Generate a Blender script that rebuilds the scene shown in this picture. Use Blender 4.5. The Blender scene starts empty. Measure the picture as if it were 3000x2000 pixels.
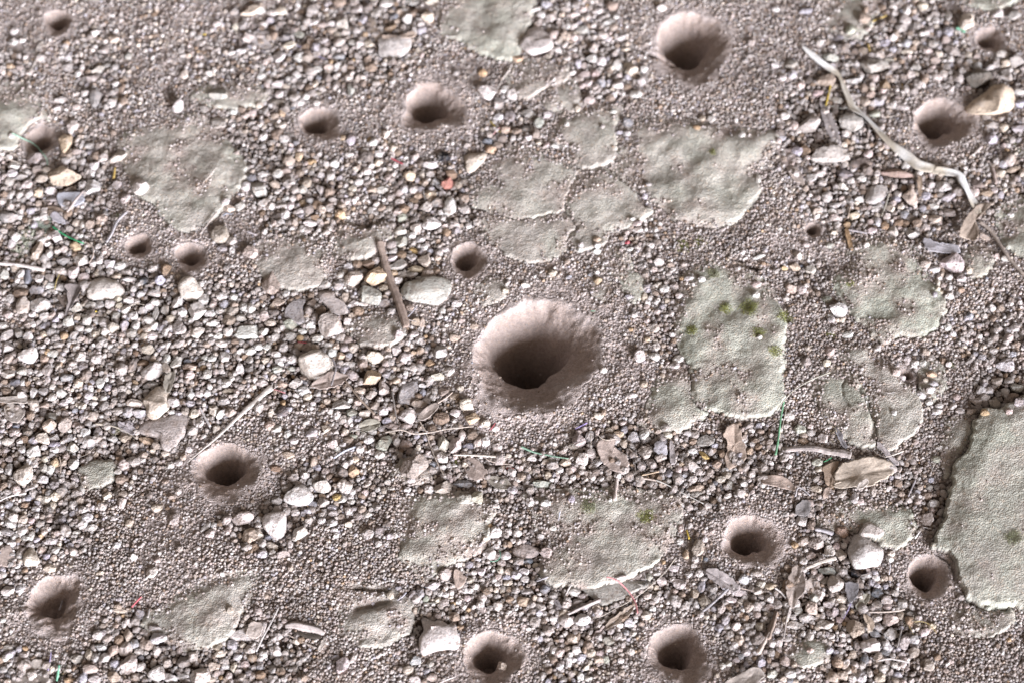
import bpy, bmesh, math, random
import numpy as np
from mathutils import Vector

rad = math.radians
sc = bpy.context.scene
col = sc.collection
K = 1.2e-4            # one working unit (about a pixel of the photograph on the ground) in metres

# ---------------------------------------------------------------- camera
TILT = rad(29)
DIST = 0.75 / K
LENS = 75.0
cam_d = bpy.data.cameras.new('camera')
cam = bpy.data.objects.new('camera', cam_d)
col.objects.link(cam)
sc.camera = cam
cam.location = (0, -DIST * math.sin(TILT) * K, DIST * math.cos(TILT) * K)
cam.rotation_euler = (TILT, 0, 0)
cam_d.lens = LENS
cam_d.sensor_width = 36
cam_d.clip_start = 0.01
cam_d.clip_end = 50
cam_d.dof.use_dof = True
cam_d.dof.focus_distance = 0.722
cam_d.dof.aperture_fstop = 9.0

# ---------------------------------------------------------------- sky, sun, exposure
w = bpy.data.worlds.new('World')
sc.world = w
w.use_nodes = True
nt = w.node_tree
nt.nodes.clear()
SUN_AZ = rad(-56)     # direction the light comes from, measured from +x towards +y
SUN_EL = rad(15)
sky = nt.nodes.new('ShaderNodeTexSky')
sky.sky_type = 'NISHITA'
sky.sun_disc = False
sky.sun_elevation = SUN_EL
sky.sun_rotation = rad(90) - SUN_AZ
sky.air_density = 1.0
sky.dust_density = 4.0
hs = nt.nodes.new('ShaderNodeHueSaturation')
hs.inputs['Saturation'].default_value = 0.30
bg = nt.nodes.new('ShaderNodeBackground')
bg.inputs['Strength'].default_value = 0.065
wo = nt.nodes.new('ShaderNodeOutputWorld')
nt.links.new(sky.outputs[0], hs.inputs['Color'])
tn = nt.nodes.new('ShaderNodeMix'); tn.data_type = 'RGBA'; tn.blend_type = 'MULTIPLY'; tn.inputs[0].default_value = 1
tn.inputs[7].default_value = (1.0, 0.76, 0.60, 1)      # light that comes back from earth and trunks all round
nt.links.new(hs.outputs[0], tn.inputs[6])
nt.links.new(tn.outputs[2], bg.inputs['Color'])
nt.links.new(bg.outputs[0], wo.inputs['Surface'])
sun_d = bpy.data.lights.new('sun', 'SUN')
sun_d.energy = 5.0
sun_d.angle = rad(30)
sun_d.color = (0.88, 0.90, 1.0)
sun = bpy.data.objects.new('sun', sun_d)
col.objects.link(sun)
sd = Vector((math.cos(SUN_AZ) * math.cos(SUN_EL), math.sin(SUN_AZ) * math.cos(SUN_EL), math.sin(SUN_EL)))
sun.rotation_euler = sd.to_track_quat('Z', 'Y').to_euler()
sun.location = (0.3, -0.3, 0.5)
vs = sc.view_settings
vs.view_transform = 'Standard'
vs.look = 'None'
vs.gamma = 1
vs.use_curve_mapping = False
vs.exposure = 1.18
sc.cycles.max_bounces = 6
sc.cycles.diffuse_bounces = 4

# ---------------------------------------------------------------- helpers
def ground_at(px, py):
    """where the line of sight through a point of the photograph meets the ground (working units)"""
    px = np.asarray(px, float); py = np.asarray(py, float)
    u = (px - 1500) / 3000 * 36 / LENS
    v = -(py - 1000) / 3000 * 36 / LENS
    dy = math.sin(TILT) + v * math.cos(TILT)
    dz = -math.cos(TILT) + v * math.sin(TILT)
    s = DIST * math.cos(TILT) / -dz
    return u * s, -DIST * math.sin(TILT) + dy * s

def local_scale(py):
    a = ground_at(1500, py)[0]; b = ground_at(1600, py)[0]
    return float(b - a) / 100

def lattice(ix, iy, seed):
    n = (ix.astype(np.int64) * 374761393 + iy.astype(np.int64) * 668265263 + seed * 974634777) & 0xffffffff
    n = ((n ^ (n >> 13)) * 1274126177) & 0xffffffff
    n = (n ^ (n >> 16)) & 0xffffffff
    return n / 4294967295.0

def vnoise(x, y, s, seed):
    x = np.asarray(x) / s + 1000.5; y = np.asarray(y) / s + 1000.5
    ix = np.floor(x); iy = np.floor(y)
    fx = x - ix; fy = y - iy
    fx = fx * fx * fx * (fx * (fx * 6 - 15) + 10); fy = fy * fy * fy * (fy * (fy * 6 - 15) + 10)
    a = lattice(ix, iy, seed); b = lattice(ix + 1, iy, seed)
    c = lattice(ix, iy + 1, seed); d = lattice(ix + 1, iy + 1, seed)
    return (a * (1 - fx) + b * fx) * (1 - fy) + (c * (1 - fx) + d * fx) * fy   # 0..1

def fbm(x, y, s, seed, o=4):
    t = 0; a = 1; n = 0
    for i in range(o):
        t = t + a * (vnoise(x, y, s, seed + i * 17) * 2 - 1); n += a
        a *= 0.55; s /= 2.03
    return t / n

def sm(a, b, x):
    t = np.clip((x - a) / (b - a), 0, 1)
    return t * t * (3 - 2 * t)

def poly_sdf(P, x, y):
    """signed distance to a polygon, positive inside"""
    d = np.full(x.shape, 1e9); ins = np.zeros(x.shape, bool)
    n = len(P)
    for i in range(n):
        ax, ay = P[i]; bx, by = P[(i + 1) % n]
        ex, ey = bx - ax, by - ay
        wx, wy = x - ax, y - ay
        t = np.clip((wx * ex + wy * ey) / (ex * ex + ey * ey + 1e-9), 0, 1)
        d = np.minimum(d, (wx - ex * t) ** 2 + (wy - ey * t) ** 2)
        c = ((ay > y) != (by > y)) & (x < (bx - ax) * (y - ay) / (by - ay + 1e-12) + ax)
        ins ^= c
    return np.where(ins, 1, -1) * np.sqrt(d)

def catmull(P, k=6, closed=False):
    P = np.asarray(P, float); n = len(P); out = []
    rng = range(n) if closed else range(n - 1)
    for i in rng:
        if closed:
            p0, p1, p2, p3 = P[i - 1], P[i], P[(i + 1) % n], P[(i + 2) % n]
        else:
            p0, p1, p2, p3 = P[max(i - 1, 0)], P[i], P[i + 1], P[min(i + 2, n - 1)]
        for j in range(k):
            t = j / k
            out.append(0.5 * (2 * p1 + (p2 - p0) * t + (2 * p0 - 5 * p1 + 4 * p2 - p3) * t * t + (3 * p1 - p0 - 3 * p2 + p3) * t ** 3))
    if not closed: out.append(P[-1])
    return np.array(out)

def mesh_np(name, V, F, mat, smooth=True, color=None):
    """V in working units"""
    me = bpy.data.meshes.new(name)
    V = np.asarray(V, np.float64) * K
    F = np.asarray(F, np.int32)
    m = F.shape[1]
    me.vertices.add(len(V)); me.vertices.foreach_set('co', V.astype(np.float32).ravel())
    me.loops.add(F.size); me.loops.foreach_set('vertex_index', F.ravel())
    me.polygons.add(len(F))
    me.polygons.foreach_set('loop_start', np.arange(0, F.size, m, dtype=np.int32))
    me.polygons.foreach_set('loop_total', np.full(len(F), m, np.int32))
    if color is not None:
        at = me.attributes.new('tint', 'FLOAT_COLOR', 'POINT')
        c = np.ones((len(V), 4), np.float32); c[:, :3] = color
        at.data.foreach_set('color', c.ravel())
    me.update(calc_edges=True)
    me.polygons.foreach_set('use_smooth', np.full(len(F), smooth, bool))
    if mat: me.materials.append(mat)
    return me

def link(name, me, label=None, cat=None, group=None, kind=None, parent=None, loc=None, color=None):
    o = bpy.data.objects.new(name, me)
    col.objects.link(o)
    if label: o['label'] = label
    if cat: o['category'] = cat
    if group: o['group'] = group
    if kind: o['kind'] = kind
    if parent: o.parent = parent
    if loc is not None: o.location = (loc[0] * K, loc[1] * K, loc[2] * K)
    if color is not None: o.color = (*color, 1)
    return o

# ---------------------------------------------------------------- materials
def new_mat(name, rough=0.95):
    m = bpy.data.materials.new(name); m.use_nodes = True
    n = m.node_tree.nodes; n.clear()
    out = n.new('ShaderNodeOutputMaterial'); b = n.new('ShaderNodeBsdfPrincipled')
    b.inputs['Roughness'].default_value = rough
    b.inputs['Specular IOR Level'].default_value = 0.25
    m.node_tree.links.new(b.outputs[0], out.inputs[0])
    return m, n, m.node_tree.links, b

def nd(n, t, **kw):
    o = n.new(t)
    for k, v in kw.items():
        if k in ('operation', 'blend_type', 'data_type', 'attribute_type', 'attribute_name', 'feature', 'distance'):
            setattr(o, k, v)
        else:
            o.inputs[k.replace('_', ' ')].default_value = v
    return o

def mixcol(n, l, mode, fac, a, b):
    m = n.new('ShaderNodeMix'); m.data_type = 'RGBA'; m.blend_type = mode
    if isinstance(fac, (int, float)): m.inputs[0].default_value = fac
    else: l.new(fac, m.inputs[0])
    for s, v in ((6, a), (7, b)):
        if isinstance(v, tuple): m.inputs[s].default_value = (*v, 1)
        else: l.new(v, m.inputs[s])
    return m.outputs[2]

def mr(n, l, src, a, b, c, d):
    m = n.new('ShaderNodeMapRange')
    m.inputs[1].default_value = a; m.inputs[2].default_value = b
    m.inputs[3].default_value = c; m.inputs[4].default_value = d
    l.new(src, m.inputs[0]); return m.outputs[0]

def soil_mat(name, grain_px, bump, vary, fine_bump):
    """colour from the 'tint' attribute, each tiny grain a little lighter or darker, grains as relief"""
    m, n, l, b = new_mat(name)
    at = nd(n, 'ShaderNodeAttribute', attribute_type='GEOMETRY', attribute_name='tint')
    tc = n.new('ShaderNodeTexCoord')
    vo = nd(n, 'ShaderNodeTexVoronoi', Scale=1 / (grain_px * K)); l.new(tc.outputs['Object'], vo.inputs['Vector'])
    vf = nd(n, 'ShaderNodeTexVoronoi', Scale=1 / (grain_px * 0.55 * K)); l.new(tc.outputs['Object'], vf.inputs['Vector'])
    no = nd(n, 'ShaderNodeTexNoise', Scale=1 / (90 * K), Detail=5.0); l.new(tc.outputs['Object'], no.inputs['Vector'])
    sep = n.new('ShaderNodeSeparateColor'); l.new(vo.outputs['Color'], sep.inputs[0])
    k = mr(n, l, sep.outputs[0], 0, 1, 1 - vary, 1 + vary)
    c1 = mixcol(n, l, 'MULTIPLY', 1.0, at.outputs['Color'], k)
    warm = mr(n, l, sep.outputs[1], 0.82, 1.0, 0, 0.35)
    c2 = mixcol(n, l, 'MIX', warm, c1, (0.40, 0.29, 0.20))
    k2 = mr(n, l, no.outputs['Fac'], 0.3, 0.7, 0.84, 1.14)
    c3 = mixcol(n, l, 'MULTIPLY', 1.0, c2, k2)
    l.new(c3, b.inputs['Base Color'])
    h1 = mr(n, l, vo.outputs['Distance'], 0, 0.8, 1, 0)
    h2 = mr(n, l, vf.outputs['Distance'], 0, 0.8, 1, 0)
    b1 = n.new('ShaderNodeBump'); b1.inputs['Strength'].default_value = bump; b1.inputs['Distance'].default_value = grain_px * 0.5 * K
    l.new(h1, b1.inputs['Height'])
    b2 = n.new('ShaderNodeBump'); b2.inputs['Strength'].default_value = fine_bump; b2.inputs['Distance'].default_value = grain_px * 0.3 * K
    l.new(h2, b2.inputs['Height']); l.new(b1.outputs[0], b2.inputs['Normal'])
    l.new(b2.outputs[0], b.inputs['Normal'])
    return m

def stone_mat(name, instancer=False):
    m, n, l, b = new_mat(name, 0.9)
    if instancer:
        at = nd(n, 'ShaderNodeAttribute', attribute_type='INSTANCER', attribute_name='tint'); base = at.outputs['Color']
    else:
        oi = n.new('ShaderNodeObjectInfo'); base = oi.outputs['Color']
    tc = n.new('ShaderNodeTexCoord'); geo = n.new('ShaderNodeNewGeometry')
    vec = geo.outputs['Position']
    n1 = nd(n, 'ShaderNodeTexNoise', Scale=1 / (34 * K), Detail=6.0, Roughness=0.62); l.new(vec, n1.inputs['Vector'])
    n2 = nd(n, 'ShaderNodeTexNoise', Scale=1 / (7 * K), Detail=4.0, Roughness=0.7); l.new(vec, n2.inputs['Vector'])
    vo = nd(n, 'ShaderNodeTexVoronoi', Scale=1 / (6 * K)); l.new(vec, vo.inputs['Vector'])
    c1 = mixcol(n, l, 'MULTIPLY', 1.0, base, mr(n, l, n2.outputs['Fac'], 0.28, 0.72, 0.72, 1.22))
    c2 = mixcol(n, l, 'MIX', mr(n, l, n1.outputs['Fac'], 0.50, 0.68, 0, 0.5), c1, (0.31, 0.24, 0.19))
    c3 = mixcol(n, l, 'MIX', mr(n, l, n1.outputs['Fac'], 0.30, 0.42, 0.45, 0), c2, (0.62, 0.585, 0.55))
    sep = n.new('ShaderNodeSeparateColor'); l.new(vo.outputs['Color'], sep.inputs[0])
    c4 = mixcol(n, l, 'MIX', mr(n, l, sep.outputs[0], 0.90, 0.95, 0, 0.5), c3, (0.13, 0.10, 0.085))
    l.new(c4, b.inputs['Base Color'])
    bu = n.new('ShaderNodeBump'); bu.inputs['Strength'].default_value = 1.0; bu.inputs['Distance'].default_value = 4.5 * K
    l.new(n2.outputs['Fac'], bu.inputs['Height'])
    l.new(bu.outputs[0], b.inputs['Normal'])
    return m

def fibre_mat(name, rough=0.75, streak=0.35, sp=0.3):
    m, n, l, b = new_mat(name, rough)
    b.inputs['Specular IOR Level'].default_value = sp
    oi = n.new('ShaderNodeObjectInfo'); geo = n.new('ShaderNodeNewGeometry')
    n1 = nd(n, 'ShaderNodeTexNoise', Scale=1 / (30 * K), Detail=5.0); l.new(geo.outputs['Position'], n1.inputs['Vector'])
    n2 = nd(n, 'ShaderNodeTexNoise', Scale=1 / (5 * K), Detail=3.0); l.new(geo.outputs['Position'], n2.inputs['Vector'])
    c1 = mixcol(n, l, 'MULTIPLY', 1.0, oi.outputs['Color'], mr(n, l, n1.outputs['Fac'], 0.3, 0.7, 1 - streak, 1 + streak * 0.6))
    c2 = mixcol(n, l, 'MULTIPLY', 1.0, c1, mr(n, l, n2.outputs['Fac'], 0.3, 0.7, 0.78, 1.15))
    l.new(c2, b.inputs['Base Color'])
    bu = n.new('ShaderNodeBump'); bu.inputs['Strength'].default_value = 0.5; bu.inputs['Distance'].default_value = 1.6 * K
    l.new(n2.outputs['Fac'], bu.inputs['Height']); l.new(bu.outputs[0], b.inputs['Normal'])
    return m

M_GRIT = soil_mat('gritty_soil', 7.5, 0.9, 0.32, 0.6)
M_SAND = soil_mat('pit_sand', 4.2, 0.7, 0.20, 0.4)
M_CRUST = soil_mat('crusted_mud', 5.0, 0.6, 0.15, 0.6)
M_STONE = stone_mat('weathered_stone')
M_GRAIN = stone_mat('gravel_grains', True)
M_FIBRE = fibre_mat('dry_plant_fibre')
M_LEAF = fibre_mat('dry_leaf', 0.85, 0.25, 0.2)
M_GLOSS = fibre_mat('glossy_black', 0.25, 0.4, 0.6)
# ---------------------------------------------------------------- what stands where (measured in the photograph)
TO = {a + b: (750 * i, 500 * j) for i, a in enumerate('ABCD') for j, b in enumerate('1234')}
def tp(tile, x, y):
    ox, oy = TO[tile]
    return ox + x * 0.3189, oy + y * 0.3189

COL = dict(W=(.62, .605, .60), C=(.60, .55, .48), G=(.38, .36, .35), T=(.45, .385, .33), P=(.50, .435, .42),
           L=(.39, .385, .43), D=(.17, .15, .14), O=(.52, .38, .24), N=(.40, .42, .37), K=(.02, .022, .028),
           S=(.20, .215, .25), B=(.25, .185, .135), Y=(.55, .42, .08), V=(.05, .36, .16), M=(.22, .50, .36),
           R=(.55, .14, .17), U=(.32, .26, .52), Z=(.50, .55, .66))
CNAME = dict(W='white', C='cream', G='grey', T='tan', P='pinkish', L='lavender-grey', D='dark', O='ochre',
             N='greenish grey', K='black', S='slate-blue', B='brown')

# pits: rim centre x, y; rim radius; darkest point x, y; depth factor; phrase; label
PITS = [
 (1572, 1045, 178, 1537, 1122, 1.0, 'the big central pit', 'largest funnel pit, wide and deep, in the middle of the ground'),
 (1273, 322, 86, 1240, 352, 0.95, 'the pit above the white curved straw end', 'mid-sized funnel pit beside loose gravel, straw curving past its upper edge'),
 (937, 362, 58, 921, 392, 1.0, 'the small steep pit in the upper gravel', 'small steep funnel pit in grey gravel next to a wider pit'),
 (2028, 138, 108, 2004, 184, 0.9, 'the wide pit with a cracked rim', 'wide funnel pit whose broken rim has a dark crack on one side'),
 (2762, 362, 84, 2730, 384, 0.9, 'the pit beside the big cream rock', 'funnel pit between the pale ribbon of grass and the big cream rock'),
 (2902, 118, 42, 2889, 128, 0.9, 'the small pit near the green chip', 'small pit near the bright green chip and cream pebble'),
 (168, 66, 44, 166, 84, 0.85, 'the corner pit', 'small blurred pit near the thin forked rootlet'),
 (120, 408, 52, 100, 432, 0.9, 'the pit crossed by a green thread', 'shallow dark pit crossed by a pale green thread, ochre rock on its rim'),
 (406, 722, 40, 400, 744, 1.2, 'the narrow pit of the close pair', 'narrow deep pit, one of a close pair below the pale crust'),
 (560, 756, 50, 552, 778, 0.85, 'the shallow pit of the close pair', 'shallow crumbling pit, the wider of a close pair below the pale crust'),
 (1374, 764, 54, 1358, 785, 1.0, 'the round pit above the flat pale stone', 'round steep pit just above the flat pale green stone'),
 (2383, 676, 27, 2378, 684, 1.3, 'the tiny round hole', 'tiny round hole like a pencil poke beside the small tan chips'),
 (668, 1378, 94, 650, 1412, 1.0, 'the pit under the long straw tip', 'deep smooth funnel pit at the thin end of the long split straw'),
 (2660, 1096, 22, 2658, 1100, 1.2, 'the tiny gravel hole', 'tiny dark hole ringed by small white pebbles'),
 (160, 1768, 88, 128, 1806, 0.55, 'the collapsed pit', 'collapsed shallow crater with broken soil and a small stick inside'),
 (1442, 1930, 82, 1424, 1964, 0.85, 'the pit with the pebble inside', 'funnel pit with a round tan pebble resting inside it'),
 (2204, 1586, 82, 2178, 1606, 0.95, 'the pit beside the loose stones', 'smooth funnel pit between greenish crust and a heap of angular stones'),
 (1992, 1918, 88, 1978, 1948, 0.9, 'the pit below the dry leaves', 'funnel pit at the bottom edge below gravel and dry leaf scraps'),
 (2724, 1690, 66, 2694, 1714, 1.0, 'the black pit with a cracked side', 'black-bottomed pit with a curved crack along one side, near the big slab'),
]

# crust plates, corners in the 2352-wide overview (x 1.2755 = photograph): corners, thickness, greenness, roughness, phrase, label
OV = 1.27551
PLATES = [
 ([(1013,-12),(1010,45),(1018,85),(1045,90),(1110,125),(1165,142),(1195,120),(1212,60),(1208,-12)], 15, .55, 1, 'the pale slab at the top', 'pale green-grey slab cut off by the top edge, beside gravel'),
 ([(1163,160),(1214,143),(1258,139),(1286,150),(1300,162),(1299,185),(1258,200),(1214,223),(1190,217),(1168,196)], 13, .15, 1, 'the oblong grey plate', 'oblong grey stone plate lying against a smaller rounded plate'),
 ([(1298,186),(1319,190),(1326,208),(1326,230),(1316,253),(1284,257),(1258,250),(1256,225),(1271,200)], 13, .15, 1, 'the small rounded plate', 'small rounded grey plate touching the oblong one'),
 ([(1262,330),(1280,290),(1330,262),(1400,240),(1425,243),(1423,262),(1410,290),(1412,340),(1402,372),(1350,385),(1320,380),(1300,350)], 11, .2, 1, 'the pointed crust plate', 'brownish grey crust plate with a pinkish pointed tip'),
 ([(1440,300),(1480,268),(1560,275),(1700,298),(1778,308),(1782,340),(1742,400),(1735,450),(1700,500),(1640,522),(1560,510),(1530,488),(1480,445),(1418,400),(1412,370)], 14, .35, 1, 'the big rounded crust plate', 'big crust plate with a rounded pale lower edge, bordered by fine gravel'),
 ([(1340,398),(1400,390),(1425,412),(1450,440),(1472,480),(1490,490),(1440,520),(1400,535),(1385,560),(1330,575),(1310,555),(1330,520),(1300,480),(1318,430)], 10, .35, 1, 'the lobed crust plate', 'lobed green-grey crust plate below the pointed one'),
 ([(1072,440),(1110,418),(1150,425),(1135,380),(1165,335),(1220,350),(1270,370),(1310,385),(1330,402),(1306,440),(1290,482),(1200,500),(1140,488),(1090,470)], 8, .15, 1.2, 'the sandy crust plate', 'sandy grey crust plate half covered by grit'),
 ([(1110,500),(1200,492),(1290,495),(1322,530),(1305,562),(1270,592),(1200,598),(1150,570),(1112,535)], 7, .2, 1.2, 'the low crust above the round pit', 'low sandy crust between the sandy plate and the small round pit'),
 ([(1385,582),(1420,570),(1445,590),(1450,620),(1475,640),(1472,680),(1450,690),(1422,645),(1395,612)], 9, .5, 1, 'the narrow crust tongue', 'narrow green-grey crust tongue surrounded by fine gravel'),
 ([(1565,650),(1620,605),(1680,602),(1722,620),(1762,650),(1790,700),(1802,760),(1795,850),(1800,910),(1770,950),(1722,955),(1650,945),(1600,930),(1588,850),(1560,790),(1556,720)], 14, .8, 1.2, 'the mossy crust plate', 'large mossy green crust plate with yellow-green moss along its side'),
 ([(1490,935),(1508,880),(1545,852),(1590,855),(1612,900),(1622,945),(1600,965),(1560,988),(1505,985),(1472,965),(1476,945)], 10, .7, 1, 'the pale green lobe', 'pale green crust lobe attached below the mossy plate, next to the big pit'),
 ([(1956,562),(2040,548),(2100,580),(2132,640),(2162,700),(2152,742),(2110,770),(2060,772),(2030,788),(1990,750),(1942,700),(1918,640),(1950,615)], 13, .9, 1.3, 'the broad green crust', 'broad green crust plate with a dark ragged upper edge'),
 ([(1870,890),(1895,850),(1930,848),(1962,862),(1984,900),(1993,950),(2003,1022),(1962,1010),(1920,985),(1884,940)], 14, .75, 1, 'the split green crust', 'green crust half with a steep lower edge, split from its neighbour by a crack'),
 ([(1925,800),(1990,796),(2060,850),(2090,890),(2112,955),(2092,995),(2032,1035),(2012,1010),(2003,930),(1992,890),(1966,852)], 10, .25, 1.4, 'the gritty crust half', 'gritty grey crust half on the other side of the crack'),
 ([(2250,955),(2300,945),(2400,935),(2400,1372),(2330,1385),(2290,1395),(2225,1370),(2192,1302),(2145,1250),(2172,1200),(2185,1130),(2195,1075),(2232,1030)], 22, .6, 1, 'the big flat slab', 'huge flat grey-green slab with lichen, cut off by the picture edge'),
 ([(2182,960),(2240,955),(2228,1000),(2198,1040),(2172,1090),(2168,1010)], 12, .2, 1, 'the brown wedge by the slab', 'narrow brownish wedge of crust against the edge of the huge slab'),
 ([(2197,1402),(2310,1398),(2322,1420),(2290,1452),(2222,1462),(2190,1432)], 10, .35, 1, 'the small plate below the slab', 'small grey plate just below the corner of the huge slab'),
 ([(925,1152),(980,1140),(1080,1130),(1132,1160),(1122,1200),(1110,1258),(1062,1280),(1012,1300),(982,1332),(950,1310),(920,1280),(930,1220)], 13, .3, 1.2, 'the tapering crust plate', 'grey-green crust plate tapering to a pale rim above leaf scraps'),
 ([(1240,1135),(1380,1122),(1520,1130),(1562,1160),(1550,1230),(1520,1270),(1450,1318),(1380,1338),(1270,1338),(1242,1290),(1262,1240),(1230,1200)], 10, .4, 1.4, 'the worn mossy crust', 'wide worn crust patch with two spots of yellow-green moss'),
 ([(1885,40),(1940,-10),(2010,-10),(2012,38),(1972,90),(1932,80),(1900,62)], 11, .45, 1.1, 'the crumbled pale patch', 'crumbled pale green patch near the top edge with a dark dent'),
 ([(2205,-12),(2340,-12),(2295,20),(2240,16)], 14, .7, 1, 'the green top-edge crust', 'thin sliver of pale green crust at the top edge near the corner'),
 ([(-14,205),(30,190),(62,195),(98,250),(112,300),(62,322),(-14,332)], 10, .55, 1.2, 'the pale crust at the edge', 'pale green-grey crust with a forked rootlet lying across it'),
 ([(320,292),(450,262),(500,300),(560,372),(550,430),(492,500),(440,530),(400,520),(350,470),(312,440),(272,330)], 12, .3, 1.5, 'the pale weathered crust', 'long weathered crust patch with a bright ragged side'),
 ([(470,200),(560,188),(602,210),(592,240),(520,244),(440,230)], 8, .45, 1.3, 'the broken upper crust', 'broken flat crust pieces above the pale weathered patch'),
 ([(782,528),(800,502),(812,520),(845,524),(892,512),(892,545),(868,572),(840,590),(774,592)], 16, .3, 1.6, 'the pale notched crust', 'pale notched lump of crust with an orange-stained side'),
 ([(330,1422),(430,1362),(540,1320),(602,1330),(562,1390),(540,1440),(482,1480),(420,1490),(360,1452)], 10, .25, 1.6, 'the whitish ridge of crust', 'whitish rough ridge of crust in the lower gravel'),
 ([(778,1355),(830,1345),(880,1352),(935,1382),(942,1440),(872,1480),(792,1462),(780,1402)], 12, .05, 1.6, 'the pinkish clod', 'pinkish pale clod with two dark furrows beside the square white stone'),
 ([(2290,480),(2400,448),(2400,605),(2322,570),(2300,525)], 12, .8, 1.2, 'the green edge crust', 'green crust patch at the picture edge by the grey stem'),
 ([(2210,575),(2268,568),(2280,608),(2242,640),(2210,622)], 10, .6, 1.2, 'the small green crust', 'small green crust patch beside the round white stone'),
 ([(1890,1172),(1960,1148),(2030,1155),(2100,1180),(2092,1240),(2040,1256),(1990,1230),(1950,1212),(1882,1212)], 10, .8, 1.3, 'the dark green crust', 'dark green crust patch above the big white angular stones'),
 ([(908,1085),(925,1058),(960,1050),(982,1085),(962,1112)], 13, .2, 1, 'the small soil bump', 'small smooth bump of grey soil above the tapering plate'),
 ([(1805,1490),(1850,1470),(1885,1474),(1902,1510),(1835,1526)], 9, .7, 1.2, 'the low green patch', 'low green crust patch near the lower gravel'),
 ([(186,1078),(220,1060),(262,1064),(252,1100),(202,1112)], 9, .4, 1.1, 'the low grey lump', 'low grey-green lump of soil in the left gravel'),
 ([(2115,845),(2150,830),(2170,870),(2155,915),(2118,905)], 6, .7, 1.2, 'the thin green smear', 'thin green-stained crust near the tiny gravel hole'),
 ([(1320,690),(1350,655),(1400,660),(1395,700),(1350,720)], 5, .25, 1.3, 'the faint sandy rise', 'faint sandy rise above the big central pit'),
 ([(590,575),(680,545),(740,570),(765,612),(720,660),(650,655),(600,620)], 8, .15, 1.6, 'the buried sandy clod', 'buried sandy clod between the pale crust and the notched lump'),
 ([(800,745),(840,724),(900,728),(925,760),(900,790),(830,785)], 12, .1, 1, 'the smooth grey mound', 'smooth grey half-buried mound below the brown stick'),
 ([(1095,645),(1150,640),(1160,680),(1125,702),(1098,690)], 8, .05, 1, 'the sandy flat stone', 'flat pinkish stone dusted with sand beside the pale oval one'),
]

# soft bumps (+) and dents (-) of the bare soil: x, y, radius, height
BUMPS = [(485,262,22,-9),(640,455,26,-8),(1000,600,60,10),(300,450,60,6),(1380,1150,120,6),(1800,900,100,5),
 (2230,680,80,5),(700,1690,120,8),(880,1810,60,8),(1010,1715,70,9),(1095,1765,45,-9),(820,1920,40,-9),(1220,1830,26,-12),
 (560,1640,120,6),(2350,1480,90,6),(2700,1900,150,8),(2900,1900,120,6),(1200,1620,160,8),(520,1150,80,7),(1100,1000,100,-3),
 (330,1250,120,-4),(2420,300,200,-5),(2450,1700,160,-5),(1560,1400,160,-4),(840,1870,30,-7),(790,1760,25,-8)]

# gravel: overview x, y, radius, strength
COARSE = [(120,420,180,1),(60,560,160,1),(230,700,190,1),(120,860,180,1),(360,800,190,1),(520,760,160,1),(650,800,170,1),
 (780,820,160,.95),(930,900,150,1),(980,830,110,.9),(100,1050,160,1),(230,1000,150,1),(400,960,140,.9),(120,1200,130,.8),
 (860,80,150,1),(700,120,150,.9),(620,300,130,.9),(700,440,140,.9),(900,420,130,.8),(1000,470,120,.9),(960,580,90,.9),(880,640,80,.9),
 (1300,50,120,.9),(1150,270,90,.8),(1380,150,100,.8),(1240,30,80,.8),(1900,300,150,1),(2050,120,190,.9),(1950,420,140,1),(2100,430,140,1),
 (2250,180,120,.9),(2250,330,100,.8),(2300,420,90,.8),(2200,590,60,.8),(2300,780,130,.6),(2300,900,80,.9),(2120,850,60,.8),
 (1450,1080,150,.95),(1250,1060,140,.9),(1600,1080,120,.9),(1750,1030,90,.8),(1000,1060,120,.8),(1150,1100,80,.8),
 (1900,1340,150,1),(1990,1420,140,1),(2000,1520,140,.9),(1850,1230,90,.9),(1150,1300,130,.9),(1300,1400,140,.9),(1500,1420,120,.9),(1680,1400,130,.8),
 (500,1540,170,1),(350,1500,130,1),(620,1510,110,.9),(60,1300,120,.8),(250,1470,80,.7),(90,1500,110,.8),(1000,1400,100,.7),(1300,1500,110,.8),(1750,1500,80,.8),
 (620,1200,110,.8),(700,1130,90,.8),(800,1130,90,.8),(560,1180,80,.8),(1480,560,70,.6),(1500,650,90,.6),(1540,760,70,.6),(1400,830,40,.5),
 (30,160,60,.8),(200,110,80,.6),(240,200,80,.6),(300,60,100,.4),(500,120,110,.5),(1850,640,60,.6),(2080,1100,60,.8),(2170,1150,60,.8),(1060,760,80,.7),(870,950,120,.9)]

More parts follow.
